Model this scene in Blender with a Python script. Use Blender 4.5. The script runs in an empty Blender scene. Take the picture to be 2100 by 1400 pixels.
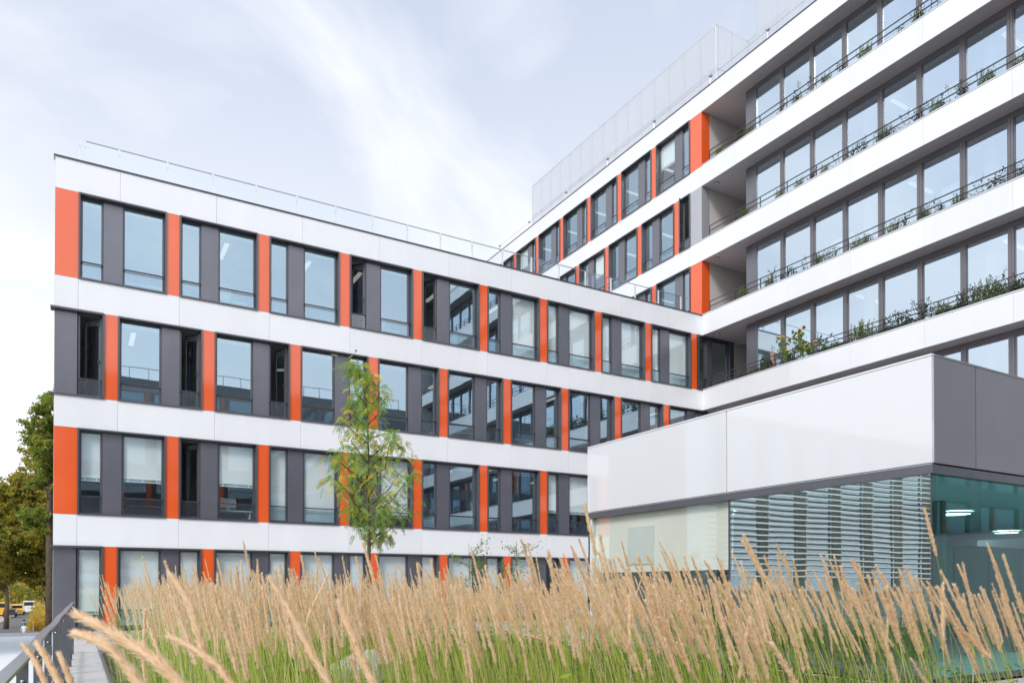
import bpy, math, random
import numpy as np
from mathutils import Vector, Matrix
R = math.radians
rnd = random.Random(7)
npr = np.random.RandomState(11)
sc = bpy.context.scene
col = sc.collection

# ------------------------------------------------------------------ camera
YAW, PITCH, FOC = 0.5274, 0.0098, 1533.1
cam_d = bpy.data.cameras.new('camera')
cam = bpy.data.objects.new('camera', cam_d); col.objects.link(cam)
cam.location = (0, 0, 0)
cam.rotation_euler = (R(90) + PITCH, 0, -YAW)
cam_d.sensor_width = 36; cam_d.lens = FOC / 2100 * 36
cam_d.shift_y = (1187.9 - 700) / 2100
cam_d.clip_start = .05; cam_d.clip_end = 3000
cam_d.dof.use_dof = True; cam_d.dof.focus_distance = 16; cam_d.dof.aperture_fstop = 9
sc.camera = cam

# ------------------------------------------------------------------ sky, sun, exposure
SX, SY = -.76, -.65                                     # direction towards the sun on plan
SUN_EL, SUN_AZ = R(38), math.atan2(SX, SY)
SUN_ROT = SUN_AZ                                          # clockwise from +Y
world = bpy.data.worlds.new('World'); sc.world = world; world.use_nodes = True
nt = world.node_tree; nt.nodes.clear()
def wn(t, **k):
    n = nt.nodes.new(t)
    for a, b in k.items(): setattr(n, a, b)
    return n
wo = wn('ShaderNodeOutputWorld'); bg = wn('ShaderNodeBackground')
sky = wn('ShaderNodeTexSky', sky_type='NISHITA', sun_disc=False)
sky.sun_elevation = SUN_EL; sky.sun_rotation = SUN_ROT; sky.air_density = 1.0; sky.dust_density = 1.2; sky.ozone_density = 1.5
tc = wn('ShaderNodeTexCoord'); sep = wn('ShaderNodeSeparateXYZ'); nt.links.new(tc.outputs['Generated'], sep.inputs[0])
mp = wn('ShaderNodeMapping'); mp.inputs['Scale'].default_value = (1.0, 2.1, 1.6); mp.inputs['Location'].default_value = (9.3, 6.4, 3.3); mp.inputs['Rotation'].default_value = (.5, .7, .3)
nt.links.new(tc.outputs['Generated'], mp.inputs[0])
nz = wn('ShaderNodeTexNoise'); nz.inputs['Scale'].default_value = 1.9; nz.inputs['Detail'].default_value = 8; nz.inputs['Roughness'].default_value = .55; nz.inputs['Distortion'].default_value = .9
nt.links.new(mp.outputs[0], nz.inputs['Vector'])
# thin cloud everywhere, thicker to the horizon
cr = wn('ShaderNodeMapRange'); cr.inputs[1].default_value = .43; cr.inputs[2].default_value = .66; cr.inputs[3].default_value = 0; cr.inputs[4].default_value = 1
nt.links.new(nz.outputs['Fac'], cr.inputs[0])
el = wn('ShaderNodeMapRange'); el.interpolation_type = 'SMOOTHSTEP'
el.inputs[1].default_value = .16; el.inputs[2].default_value = .70; el.inputs[3].default_value = 1.0; el.inputs[4].default_value = .0
nt.links.new(sep.outputs['Z'], el.inputs[0])
mx = wn('ShaderNodeMath', operation='MULTIPLY_ADD')       # fac = cloud*0.45*(1-el) ... kept simple: el + cloud*.35
nt.links.new(cr.outputs[0], mx.inputs[0]); mx.inputs[1].default_value = .62; nt.links.new(el.outputs[0], mx.inputs[2])
cl = wn('ShaderNodeClamp'); nt.links.new(mx.outputs[0], cl.inputs[0]); cl.inputs[1].default_value = .03; cl.inputs[2].default_value = .97
mixc = wn('ShaderNodeMix', data_type='RGBA')
nt.links.new(cl.outputs[0], mixc.inputs[0]); nt.links.new(sky.outputs[0], mixc.inputs[6])
CLOUD = (9.2, 9.45, 9.95, 1)
mixc.inputs[7].default_value = CLOUD
veil = wn('ShaderNodeMix', data_type='RGBA')               # high thin veil lightens the blue evenly
veil.inputs[0].default_value = .86; veil.inputs[7].default_value = (6.2, 6.95, 8.5, 1)
nt.links.new(sky.outputs[0], veil.inputs[6]); nt.links.new(veil.outputs[2], mixc.inputs[6])
# hazy brightening towards the veiled sun, behind the viewer
dt = wn('ShaderNodeVectorMath', operation='DOT_PRODUCT'); nt.links.new(tc.outputs['Generated'], dt.inputs[0]); dt.inputs[1].default_value = (-.50, -.60, .62)
gm = wn('ShaderNodeMapRange'); gm.interpolation_type = 'SMOOTHSTEP'; gm.inputs[1].default_value = -.1; gm.inputs[2].default_value = 1.0; gm.inputs[3].default_value = 1.0; gm.inputs[4].default_value = 1.55
nt.links.new(dt.outputs['Value'], gm.inputs[0])
vm = wn('ShaderNodeVectorMath', operation='SCALE'); nt.links.new(mixc.outputs[2], vm.inputs[0]); nt.links.new(gm.outputs[0], vm.inputs['Scale'])
nt.links.new(vm.outputs[0], bg.inputs[0]); bg.inputs[1].default_value = .1
nt.links.new(bg.outputs[0], wo.inputs[0])
sun_d = bpy.data.lights.new('sun', 'SUN'); sun_d.energy = 1.9; sun_d.angle = R(15); sun_d.color = (1, .955, .89)
sun = bpy.data.objects.new('sun', sun_d); col.objects.link(sun)
sdir = Vector((math.cos(SUN_EL) * SX, math.cos(SUN_EL) * SY, math.sin(SUN_EL)))
sun.rotation_euler = sdir.to_track_quat('Z', 'Y').to_euler()
vs = sc.view_settings; vs.view_transform = 'Standard'; vs.look = 'None'; vs.gamma = 1; vs.exposure = 0.18; vs.use_curve_mapping = False
sc.cycles.max_bounces = 8; sc.cycles.transparent_max_bounces = 24; sc.cycles.caustics_reflective = False; sc.cycles.caustics_refractive = False

# ------------------------------------------------------------------ materials
MATS = {}
def mat(name, c, rough=.5, metal=0., coat=0., coat_ior=1.5, coat_rough=.08, var=.0, scale=3., bump=0., bscale=60., emis=None, spec=.5, stretch=(1, 1, 1), c2=None, sub=0.):
    m = bpy.data.materials.new(name); m.use_nodes = True; n = m.node_tree.nodes; l = m.node_tree.links
    b = n['Principled BSDF']
    b.inputs['Base Color'].default_value = (*c, 1); b.inputs['Roughness'].default_value = rough; b.inputs['Metallic'].default_value = metal
    b.inputs['Coat Weight'].default_value = coat; b.inputs['Coat IOR'].default_value = coat_ior; b.inputs['Coat Roughness'].default_value = coat_rough
    b.inputs['Specular IOR Level'].default_value = spec
    if emis: b.inputs['Emission Color'].default_value = (*emis[0], 1); b.inputs['Emission Strength'].default_value = emis[1]
    g = n.new('ShaderNodeNewGeometry')
    if var or c2:
        mp = n.new('ShaderNodeMapping'); mp.inputs['Scale'].default_value = stretch; l.new(g.outputs['Position'], mp.inputs[0])
        t = n.new('ShaderNodeTexNoise'); t.inputs['Scale'].default_value = scale; t.inputs['Detail'].default_value = 5; l.new(mp.outputs[0], t.inputs['Vector'])
        r = n.new('ShaderNodeMapRange'); r.inputs[1].default_value = .3; r.inputs[2].default_value = .7
        l.new(t.outputs['Fac'], r.inputs[0])
        mi = n.new('ShaderNodeMix'); mi.data_type = 'RGBA'
        a = c2 if c2 else tuple(x * (1 - var) for x in c)
        e = c if c2 else tuple(min(1, x * (1 + var)) for x in c)
        mi.inputs[6].default_value = (*a, 1); mi.inputs[7].default_value = (*e, 1)
        l.new(r.outputs[0], mi.inputs[0]); l.new(mi.outputs[2], b.inputs['Base Color'])
    if name.endswith('cladding') or name == 'blind_fabric':
        oi = n.new('ShaderNodeObjectInfo'); rr_ = n.new('ShaderNodeMapRange'); rr_.inputs[3].default_value = .965; rr_.inputs[4].default_value = 1.02; l.new(oi.outputs['Random'], rr_.inputs[0])
        hs = n.new('ShaderNodeHueSaturation'); l.new(rr_.outputs[0], hs.inputs['Value']); l.new(b.inputs['Base Color'].links[0].from_socket, hs.inputs['Color']); l.new(hs.outputs[0], b.inputs['Base Color'])
    if bump:
        t2 = n.new('ShaderNodeTexNoise'); t2.inputs['Scale'].default_value = bscale; t2.inputs['Detail'].default_value = 3; l.new(g.outputs['Position'], t2.inputs['Vector'])
        bu = n.new('ShaderNodeBump'); bu.inputs['Strength'].default_value = bump; bu.inputs['Distance'].default_value = .02
        l.new(t2.outputs['Fac'], bu.inputs['Height']); l.new(bu.outputs[0], b.inputs['Normal'])
        if coat: l.new(bu.outputs[0], b.inputs['Coat Normal'])
    if sub:                                                  # leaf: light comes through
        tr = n.new('ShaderNodeBsdfTranslucent'); ms = n.new('ShaderNodeMixShader'); ms.inputs[0].default_value = sub
        tr.inputs[0].default_value = (*[min(1, x * 1.6) for x in c], 1)
        out = n['Material Output']; l.new(b.outputs[0], ms.inputs[1]); l.new(tr.outputs[0], ms.inputs[2]); l.new(ms.outputs[0], out.inputs[0])
    MATS[name] = m; return m
def glass(name, tint, refl, base, waviness=.0, frost=0., rscale=1.2):
    m = bpy.data.materials.new(name); m.use_nodes = True; n = m.node_tree.nodes; l = m.node_tree.links
    n.remove(n['Principled BSDF']); out = n['Material Output']
    tr = n.new('ShaderNodeBsdfTransparent'); tr.inputs[0].default_value = (*tint, 1)
    gl = n.new('ShaderNodeBsdfGlossy'); gl.inputs['Roughness'].default_value = frost; gl.inputs['Color'].default_value = (*refl, 1)
    fr = n.new('ShaderNodeFresnel'); fr.inputs['IOR'].default_value = 1.5
    ma = n.new('ShaderNodeMath'); ma.operation = 'MULTIPLY_ADD'; ma.inputs[1].default_value = 1 - base; ma.inputs[2].default_value = base; ma.use_clamp = True
    l.new(fr.outputs[0], ma.inputs[0])
    ge = n.new('ShaderNodeNewGeometry'); inv = n.new('ShaderNodeMath'); inv.operation = 'SUBTRACT'; inv.inputs[0].default_value = 1; l.new(ge.outputs['Backfacing'], inv.inputs[1])
    mu = n.new('ShaderNodeMath'); mu.operation = 'MULTIPLY'; l.new(ma.outputs[0], mu.inputs[0]); l.new(inv.outputs[0], mu.inputs[1]); ma = mu
    if waviness:
        g = n.new('ShaderNodeNewGeometry'); t = n.new('ShaderNodeTexNoise'); t.inputs['Scale'].default_value = rscale; t.inputs['Detail'].default_value = 1
        l.new(g.outputs['Position'], t.inputs['Vector'])
        bu = n.new('ShaderNodeBump'); bu.inputs['Strength'].default_value = waviness; bu.inputs['Distance'].default_value = .05
        l.new(t.outputs['Fac'], bu.inputs['Height']); l.new(bu.outputs[0], gl.inputs['Normal'])
    ms = n.new('ShaderNodeMixShader'); l.new(ma.outputs[0], ms.inputs[0]); l.new(tr.outputs[0], ms.inputs[1]); l.new(gl.outputs[0], ms.inputs[2])
    l.new(ms.outputs[0], out.inputs[0]); MATS[name] = m; return m

WHITE = mat('white_cladding', (.80, .815, .84), .42, coat=.6, coat_ior=1.6, coat_rough=.12, var=.022, scale=.8, stretch=(2.2, 2.2, .35))
WHITE_G = mat('white_gloss_cladding', (.80, .815, .845), .35, coat=1, coat_ior=1.8, coat_rough=.03, var=.012, scale=.5, bump=.02, bscale=.8)
ORANGE = mat('orange_cladding', (.80, .105, .012), .35, coat=1, coat_ior=1.7, coat_rough=.07, var=.03, scale=.7, spec=.3)
GREYP = mat('grey_cladding', (.125, .125, .152), .36, metal=.45, coat=.7, coat_ior=1.8, coat_rough=.28, var=.10, scale=2.2, stretch=(1, 1, .5))
PIERG = mat('pale_grey_cladding', (.42, .43, .46), .36, metal=.3, coat=.6, coat_ior=1.9, coat_rough=.15, var=.03, scale=1.5)
FRAME = mat('anthracite_metal', (.088, .09, .105), .35, metal=.25, coat=.4, coat_ior=1.6, coat_rough=.2, var=.06, scale=2)
FRAMEB = mat('brown_grey_metal', (.17, .16, .175), .35, metal=.4, coat=.4, coat_ior=1.6, coat_rough=.2, var=.06, scale=2)
DARK = mat('black_joint', (.02, .02, .022), .8, var=.1)
SOFFIT = mat('soffit_grey', (.56, .54, .56), .55, var=.03, scale=.8)
BEIGE = mat('beige_render', (.50, .475, .46), .8, var=.04, scale=1.5, bump=.05)
COPING = mat('coping_metal', (.74, .76, .79), .3, metal=.3, var=.02)
BLIND = mat('blind_fabric', (.88, .94, .94), .8, var=.03, scale=1.0)
BLINDH = mat('blind_head_white', (.75, .86, .83), .5, var=.02)
INT_W = mat('interior_wall', (.42, .44, .42), .8, var=.15, scale=.6)
INT_F = mat('interior_floor', (.12, .12, .12), .8, var=.15)
INT_C = mat('interior_ceiling', (.42, .44, .44), .8, var=.04)
INT_P = mat('interior_white', (.78, .82, .80), .7, var=.03)
LAMPM = mat('lamp_emitter', (1, 1, 1), .5, emis=((1, .95, .87), 6.), var=.01)
GLASS = glass('window_glass', (.955, .985, .985), (.66, .86, 1.0), .44, .012)
GLASS_L = glass('clear_window_glass', (.97, .99, .99), (.80, .92, 1.0), .17, .012)
GLASS_B = glass('balcony_window_glass', (.90, .96, .96), (.76, .89, 1.0), .66, .006)
GLASS_P = glass('pavilion_glass', (.90, .97, .95), (.97, 1.0, .97), .52, .028, rscale=.9)
GLASS_P2 = glass('pavilion_end_glass', (.72, .93, .91), (.70, .90, .92), .08, .03, rscale=.9)
GLASS_R = glass('rail_glass', (.88, .94, .96), (.9, .95, 1), .12, 0, .12)
GLASS_T = glass('roof_rail_glass', (.95, .965, .98), (.95, .97, 1), .10)
RAILM = mat('rail_dark_metal', (.07, .068, .075), .4, metal=.4, var=.05)
RAILG = mat('rail_grey_metal', (.30, .31, .34), .32, metal=.6, var=.06, scale=4)
RAILP = mat('rail_plate_metal', (.13, .135, .155), .4, metal=.4, var=.08, scale=4)
STEEL = mat('stainless_steel', (.6, .6, .6), .2, metal=1, var=.05)
RPOST = mat('roof_post_white', (.72, .74, .76), .35, metal=.2, var=.03)
PFRAME = mat('pavilion_frame', (.15, .15, .17), .35, metal=.5, coat=.4, coat_rough=.2, var=.06)
def mesh_mat(name, c, alpha, freq):
    m = bpy.data.materials.new(name); m.use_nodes = True; n = m.node_tree.nodes; l = m.node_tree.links
    b = n['Principled BSDF']; b.inputs['Base Color'].default_value = (*c, 1); b.inputs['Roughness'].default_value = .6
    out = n['Material Output']; tr = n.new('ShaderNodeBsdfTransparent'); tl = n.new('ShaderNodeBsdfTranslucent'); tl.inputs[0].default_value = (*c, 1)
    m2 = n.new('ShaderNodeMixShader'); m2.inputs[0].default_value = .45; l.new(b.outputs[0], m2.inputs[1]); l.new(tl.outputs[0], m2.inputs[2])
    g = n.new('ShaderNodeNewGeometry'); w = n.new('ShaderNodeTexNoise'); w.inputs['Scale'].default_value = freq
    mp = n.new('ShaderNodeMapping'); mp.inputs['Scale'].default_value = (1, 1, 0); l.new(g.outputs['Position'], mp.inputs[0]); l.new(mp.outputs[0], w.inputs['Vector'])
    r = n.new('ShaderNodeMapRange'); r.inputs[3].default_value = alpha; r.inputs[4].default_value = alpha; l.new(w.outputs['Fac'], r.inputs[0])
    ms = n.new('ShaderNodeMixShader'); l.new(r.outputs[0], ms.inputs[0]); l.new(tr.outputs[0], ms.inputs[1]); l.new(m2.outputs[0], ms.inputs[2]); l.new(ms.outputs[0], out.inputs[0])
    MATS[name] = m; return m
SCREEN = mesh_mat('perforated_white_sheet', (.70, .73, .78), .70, .3)
ROOFW = mat('white_roof_membrane', (.80, .82, .84), .6, var=.02, scale=.4)
CONC = mat('concrete_paving', (.52, .505, .49), .8, var=.10, scale=2.5, bump=.15, bscale=40)
SOIL = mat('soil', (.045, .035, .022), .95, var=.3, scale=6, bump=.4, bscale=20)
ASPH = mat('asphalt', (.115, .112, .11), .85, var=.18, scale=.7, bump=.1)
PAVE = mat('pavement', (.40, .35, .30), .85, var=.12, scale=.8)
GROUND = mat('ground', (.20, .18, .14), .9, var=.25, scale=.15)
BARK = mat('bark', (.16, .115, .075), .85, c2=(.07, .05, .035), scale=14, bump=.4, bscale=50, stretch=(1, 1, .3))
LEAF_G = mat('locust_leaf_green', (.27, .40, .08), .5, c2=(.15, .27, .05), scale=5, sub=.35)
LEAF_Y = mat('locust_leaf_yellow', (.85, .60, .04), .5, c2=(.42, .33, .03), scale=6, sub=.35)
TL_G = mat('tree_leaf_green', (.22, .31, .04), .5, c2=(.06, .12, .02), scale=.9, sub=.4)
TL_B = mat('tree_leaf_olive', (.38, .35, .055), .55, c2=(.12, .14, .03), scale=.8, sub=.4)
TL_Y = mat('tree_leaf_sunlit_gold', (.55, .36, .05), .55, c2=(.28, .2, .03), scale=.9, sub=.45)  # yellowish leaves with sun glints put into their colour
REED_D = mat('reed_plume_dark', (.84, .58, .36), .8, c2=(.70, .45, .25), scale=3.0, sub=.4)
REED = mat('reed_plume', (.97, .75, .54), .8, c2=(.92, .63, .41), scale=3.0, sub=.4)
STRAW = mat('reed_straw', (.68, .58, .30), .7, c2=(.44, .42, .13), scale=4, sub=.2)
STEMG = mat('reed_stem_green', (.42, .50, .06), .6, c2=(.17, .26, .03), scale=3, sub=.3)
BLADE = mat('reed_blade_green', (.20, .30, .05), .55, c2=(.08, .16, .03), scale=3, sub=.35)
HERB = mat('herb_leaf', (.14, .26, .025), .5, c2=(.07, .15, .018), scale=3, sub=.4)
HERB2 = mat('young_leaf_yellow_green', (.42, .52, .03), .45, c2=(.2, .36, .03), scale=9, sub=.4)
BPL = mat('balcony_leaf_dark', (.045, .09, .03), .6, c2=(.022, .05, .02), scale=5, sub=.25)
BPO = mat('balcony_leaf_olive', (.24, .33, .06), .6, c2=(.10, .17, .03), scale=6, sub=.3)
PETAL_Y = mat('petal_yellow', (.85, .55, .02), .6, var=.08, sub=.3)
PETAL_O = mat('petal_orange', (.80, .22, .02), .6, var=.08, sub=.3)
SEEDM = mat('seed_head_brown', (.12, .055, .02), .9, var=.2, scale=30)
LEAF_SF = mat('sunflower_leaf', (.20, .28, .06), .6, c2=(.12, .18, .05), scale=8, sub=.3)

# ------------------------------------------------------------------ mesh helpers
WL = {}
def tag(o, label=None, cat=None, group=None, kind=None):
    if label: o['label'] = label
    if cat: o['category'] = cat
    if group: o['group'] = group
    if kind: o['kind'] = kind
    return o
def link(name, data, parent=None, loc=(0, 0, 0)):
    o = bpy.data.objects.new(name, data); col.objects.link(o)
    loc = Vector(loc); WL[o] = loc
    if parent is not None: o.parent = parent; o.location = loc - WL[parent]
    else: o.location = loc
    return o
def empty(name, loc=(0, 0, 0)):
    o = link(name, None, None, loc); o.empty_display_size = .2; return o
class MB:
    def __init__(s): s.v = []; s.f = []; s.m = []; s.k = 0
    def box(s, x0, x1, y0, y1, z0, z1, m=0):
        x0, x1 = sorted((x0, x1)); y0, y1 = sorted((y0, y1)); z0, z1 = sorted((z0, z1)); k = len(s.v)
        s.v += [(x0, y0, z0), (x1, y0, z0), (x1, y1, z0), (x0, y1, z0), (x0, y0, z1), (x1, y0, z1), (x1, y1, z1), (x0, y1, z1)]
        s.f += [tuple(k + i for i in q) for q in ((0, 3, 2, 1), (4, 5, 6, 7), (0, 1, 5, 4), (1, 2, 6, 5), (2, 3, 7, 6), (3, 0, 4, 7))]
        s.m += [m] * 6; return s
    def poly(s, pts, m=0):
        k = len(s.v); s.v += [tuple(p) for p in pts]; s.f.append(tuple(range(k, k + len(pts)))); s.m.append(m); return s
    def tube(s, pts, rad, n=6, m=0, caps=True):
        pts = [Vector(p) for p in pts]; N = len(pts)
        rad = rad if hasattr(rad, '__len__') else [rad] * N
        k = len(s.v)
        for i, p in enumerate(pts):
            d = (pts[min(i + 1, N - 1)] - pts[max(i - 1, 0)]).normalized()
            a = d.orthogonal().normalized() if abs(d.z) > .95 else d.cross(Vector((0, 0, 1))).normalized()
            b = d.cross(a)
            for j in range(n):
                t = 2 * math.pi * j / n; s.v.append(tuple(p + (a * math.cos(t) + b * math.sin(t)) * rad[i]))
        for i in range(N - 1):
            for j in range(n):
                a0 = k + i * n + j; a1 = k + i * n + (j + 1) % n
                s.f.append((a0, a1, a1 + n, a0 + n)); s.m.append(m)
        if caps:
            s.f.append(tuple(k + j for j in range(n))[::-1]); s.m.append(m)
            s.f.append(tuple(k + (N - 1) * n + j for j in range(n))); s.m.append(m)
        return s
    def lathe(s, c, prof, n=12, m=0, axis=(0, 0, 1)):
        c = Vector(c); ax = Vector(axis).normalized(); a = ax.orthogonal().normalized(); b = ax.cross(a); k = len(s.v)
        for r, h in prof:
            for j in range(n):
                t = 2 * math.pi * j / n; s.v.append(tuple(c + ax * h + (a * math.cos(t) + b * math.sin(t)) * max(r, 1e-4)))
        for i in range(len(prof) - 1):
            for j in range(n):
                a0 = k + i * n + j; a1 = k + i * n + (j + 1) % n
                s.f.append((a0, a1, a1 + n, a0 + n)); s.m.append(m)
        return s
    def mesh(s, name, mats, smooth=False):
        me = bpy.data.meshes.new(name); me.from_pydata(s.v, [], s.f)
        for m in (mats if isinstance(mats, (list, tuple)) else [mats]): me.materials.append(m)
        if any(s.m): me.polygons.foreach_set('material_index', s.m)
        if smooth: me.polygons.foreach_set('use_smooth', [True] * len(me.polygons))
        me.update(); return me
    def obj(s, name, mats, parent=None, loc=(0, 0, 0), smooth=False):
        return link(name, s.mesh(name, mats, smooth), parent, loc)
def quads_mesh(name, V, mats, midx=None, tri=False):
    """V: (N,4,3) or (N,3,3) float array -> one mesh of loose faces"""
    n, k, _ = V.shape
    me = bpy.data.meshes.new(name); me.vertices.add(n * k); me.vertices.foreach_set('co', V.astype(np.float32).ravel())
    me.loops.add(n * k); me.loops.foreach_set('vertex_index', np.arange(n * k, dtype=np.int32))
    me.polygons.add(n); me.polygons.foreach_set('loop_start', np.arange(0, n * k, k, dtype=np.int32))
    for m in mats: me.materials.append(m)
    if midx is not None: me.polygons.foreach_set('material_index', np.asarray(midx, dtype=np.int32))
    me.update(calc_edges=True); return me
def copy_tree(o, parent=None, loc=None):
    c = o.copy(); col.objects.link(c); c.parent = parent
    if loc is not None: c.location = loc
    for ch in o.children: copy_tree(ch, c)
    return c

# pixel of the 2100 wide photograph -> viewing ray, used to set out far things at known distances
def ray(x, y):
    X = x - 1050; Zz = 1187.9 - y; c, s_ = math.cos(PITCH), math.sin(PITCH)
    fw = FOC * c - Zz * s_; up = FOC * s_ + Zz * c
    return Vector((X * math.cos(YAW) + fw * math.sin(YAW), -X * math.sin(YAW) + fw * math.cos(YAW), up))
def at_d(x, y, d):                       # point at forward depth d
    r = ray(x, y); f = r.x * math.sin(YAW) + r.y * math.cos(YAW); return r * (d / f)
def on_u(x, y, u): r = ray(x, y); return r * (u / r.x)
def on_v(x, y, v): r = ray(x, y); return r * (v / r.y)
def on_z(x, y, z): r = ray(x, y); return r * (z / r.z)

# ------------------------------------------------------------------ dimensions (metres, eye at 0,0,0)
U0, V0, ZT, ST, BD = 25.143, 25.563, 12.642, 3.5, .933
UB = 25.88                                # recessed balcony facade
FL = -1.3                                 # terrace floor
GR = -5.5                                 # street
def side(kind, plane):                    # facade coordinates (s along, d outward, z)
    if kind == 'L': return lambda mb, s0, s1, d0, d1, z0, z1, m=0: mb.box(s0, s1, plane - d0, plane - d1, z0, z1, m)
    return lambda mb, s0, s1, d0, d1, z0, z1, m=0: mb.box(plane - d0, plane - d1, s0, s1, z0, z1, m)

# ------------------------------------------------------------------ ground and street
g = MB(); g.box(-900, 900, -700, 1500, GR - .5, GR); tag(g.obj('ground', GROUND), kind='structure')
g = MB(); g.box(-10.0, -3.1, 30, 420, GR, GR + .012); tag(g.obj('road', ASPH), kind='structure')
g = MB(); g.box(-14.2, -10.0, 30, 420, GR, GR + .13); tag(g.obj('pavement', PAVE), kind='structure')
g = MB(); g.box(-.30, 24.9, -8, V0 - .02, FL - .35, FL - .02); tag(g.obj('terrace', CONC), kind='structure')
g = MB(); g.box(.42, 9.0, .4, 17.5, FL - .02, FL + .06); tag(g.obj('planting_bed', SOIL), kind='structure')
path = MB(); path.box(-.295, .40, -3, V0 - .3, FL - .02, FL - .008); path = tag(path.obj('path', DARK), kind='structure')
y = -2.9
while y < 25:
    m = MB(); m.box(-.29, .385, y, y + .985, FL - .02, FL + .004 + rnd.uniform(-.002, .002)); m.obj('paving_slab', CONC, path); y += 1.0
g = MB(); g.box(-.16, .43, 17.6, V0 - .3, FL - .02, FL - .004)
# kerb of the planting bed
g = MB(); g.box(.388, .42, .4, 17.5, FL - .05, FL + .05); tag(g.obj('bed_edging', RAILP), 'thin dark metal edging between the paved path and the reed grass', 'edging')

# ------------------------------------------------------------------ office building
B = empty('office_building', (0, V0, GR))
tag(B, 'L-shaped white office building with orange panels, grey window bands and planted balconies', 'building')
SHM = {}
def frame_mesh(key, w, h, b, d0, d1, kind, mt):
    k = ('frame', key, round(w, 3), round(h, 3), kind)
    if k not in SHM:
        f = side(kind, 0); m = MB()
        f(m, 0, b, d0, d1, 0, h); f(m, w - b, w, d0, d1, 0, h); f(m, b, w - b, d0, d1, 0, b); f(m, b, w - b, d0, d1, h - b, h)
        SHM[k] = m.mesh(key, mt)
    return SHM[k]
def box_mesh(key, w, h, d0, d1, kind, mt):
    k = (key, round(w, 3), round(h, 3), round(d0, 3), round(d1, 3), kind, mt.name)
    if k not in SHM:
        m = MB(); side(kind, 0)(m, 0, w, d0, d1, 0, h); SHM[k] = m.mesh(key, mt)
    return SHM[k]
def head_mesh(w, kind):
    k = ('head', round(w, 3), kind)
    if k not in SHM:                                        # raised blind: two rails with slots between
        f = side(kind, 0); m = MB(); f(m, 0, w, -.012, .012, -.03, 0, 0); f(m, 0, w, -.010, .010, -.125, -.105, 0)
        f(m, 0, w, -.008, 0, -.105, -.03, 1)
        n = max(1, int(w / .42)); sp = w / (n + .6)
        for i in range(n + 1):
            x = sp * .3 + i * sp; f(m, max(0, x - .012), min(w, x + .012), 0, .011, -.105, -.03, 0)
        SHM[k] = m.mesh('blind_head', [BLINDH, MATS['blind_slot']])
    return SHM[k]
mat('blind_slot', (.30, .38, .38), .6, var=.02)
def wpos(kind, plane, s, d, z): return (s, plane - d, z) if kind == 'L' else (plane - d, s, z)
def window(kind, plane, s, z, w, h, dep, blind=0., guard=True, opened=0, gm=None, fm=None, fb=.055, parent=None):
    gm = gm or (GLASS_L if blind > .3 else GLASS); fm = fm or FRAME; parent = parent or B
    W = link('window', frame_mesh('window', w, h, fb, -.05, .035, kind, fm), parent, wpos(kind, plane, s, dep, z))
    gw, gh = w - 2 * fb, h - 2 * fb
    if opened:
        k = ('sash', round(w, 3), round(h, 3), kind)
        if k not in SHM:
            f = side(kind, 0); m = MB(); b = .05
            for q in ((0, b, 0, gh), (gw - b, gw, 0, gh), (b, gw - b, 0, b), (b, gw - b, gh - b, gh)): f(m, q[0], q[1], -.04, 0, q[2], q[3], 0)
            f(m, b, gw - b, -.024, -.016, b, gh - b, 1); f(m, gw - .035, gw - .015, 0, .05, gh * .42, gh * .42 + .12, 0)
            SHM[k] = m.mesh('sash', [fm, gm])
        o = link('sash', SHM[k], W, wpos(kind, plane, s + fb + gw, dep, z + fb))
        # hinge on the far jamb: shift mesh back so it turns about its far edge
        o.matrix_basis = Matrix.Translation(o.location) @ Matrix.Rotation(opened * (-1 if kind == 'L' else 1), 4, 'Z') @ Matrix.Translation(Vector(wpos(kind, 0, -gw, 0, 0)))
        if kind == 'L':
            hd = link('blind_head', head_mesh(gw - .1, kind), o); hd.matrix_basis = Matrix.Translation(Vector((.05, .06, gh - .05)))
    else:
        pn = link('pane', box_mesh('pane', gw, gh, -.012, 0, kind, gm), W, wpos(kind, plane, s + fb, dep, z + fb))
        pn.rotation_euler = (rnd.gauss(0, .0022), rnd.gauss(0, .0022), rnd.gauss(0, .0022))     # panes never sit perfectly true
        if blind < .02: link('blind_head', head_mesh(gw, kind), W, wpos(kind, plane, s + fb, dep - .045, z + h - fb))
        else:
            bh = gh * blind
            link('blind', box_mesh('blind', gw, bh, -.008, 0, kind, BLIND), W, wpos(kind, plane, s + fb, dep - .045, z + h - fb - bh))
            if blind < .97: link('blind_head', head_mesh(gw, kind), W, wpos(kind, plane, s + fb, dep - .04, z + h - fb - bh + .12))
    if guard:
        G = link('guard_rail', box_mesh('guard_rail', w - .02, .035, -.02, .02, kind, RAILM), W, wpos(kind, plane, s + .01, dep + .085, z + .50))
        link('guard_glass', box_mesh('guard_glass', w - .12, .46, -.004, .004, kind, GLASS_R), G, wpos(kind, plane, s + .06, dep + .085, z + .03))
    return W
def panel(name, kind, plane, s0, s1, z0, z1, mt, d0=-.04, d1=0., gap=.006, parent=None):
    g_ = gap / 2
    return link(name, box_mesh(name, s1 - s0 - gap, z1 - z0 - gap, d0, d1, kind, mt), parent or B, wpos(kind, plane, s0 + g_, 0, z0 + g_))
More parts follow.
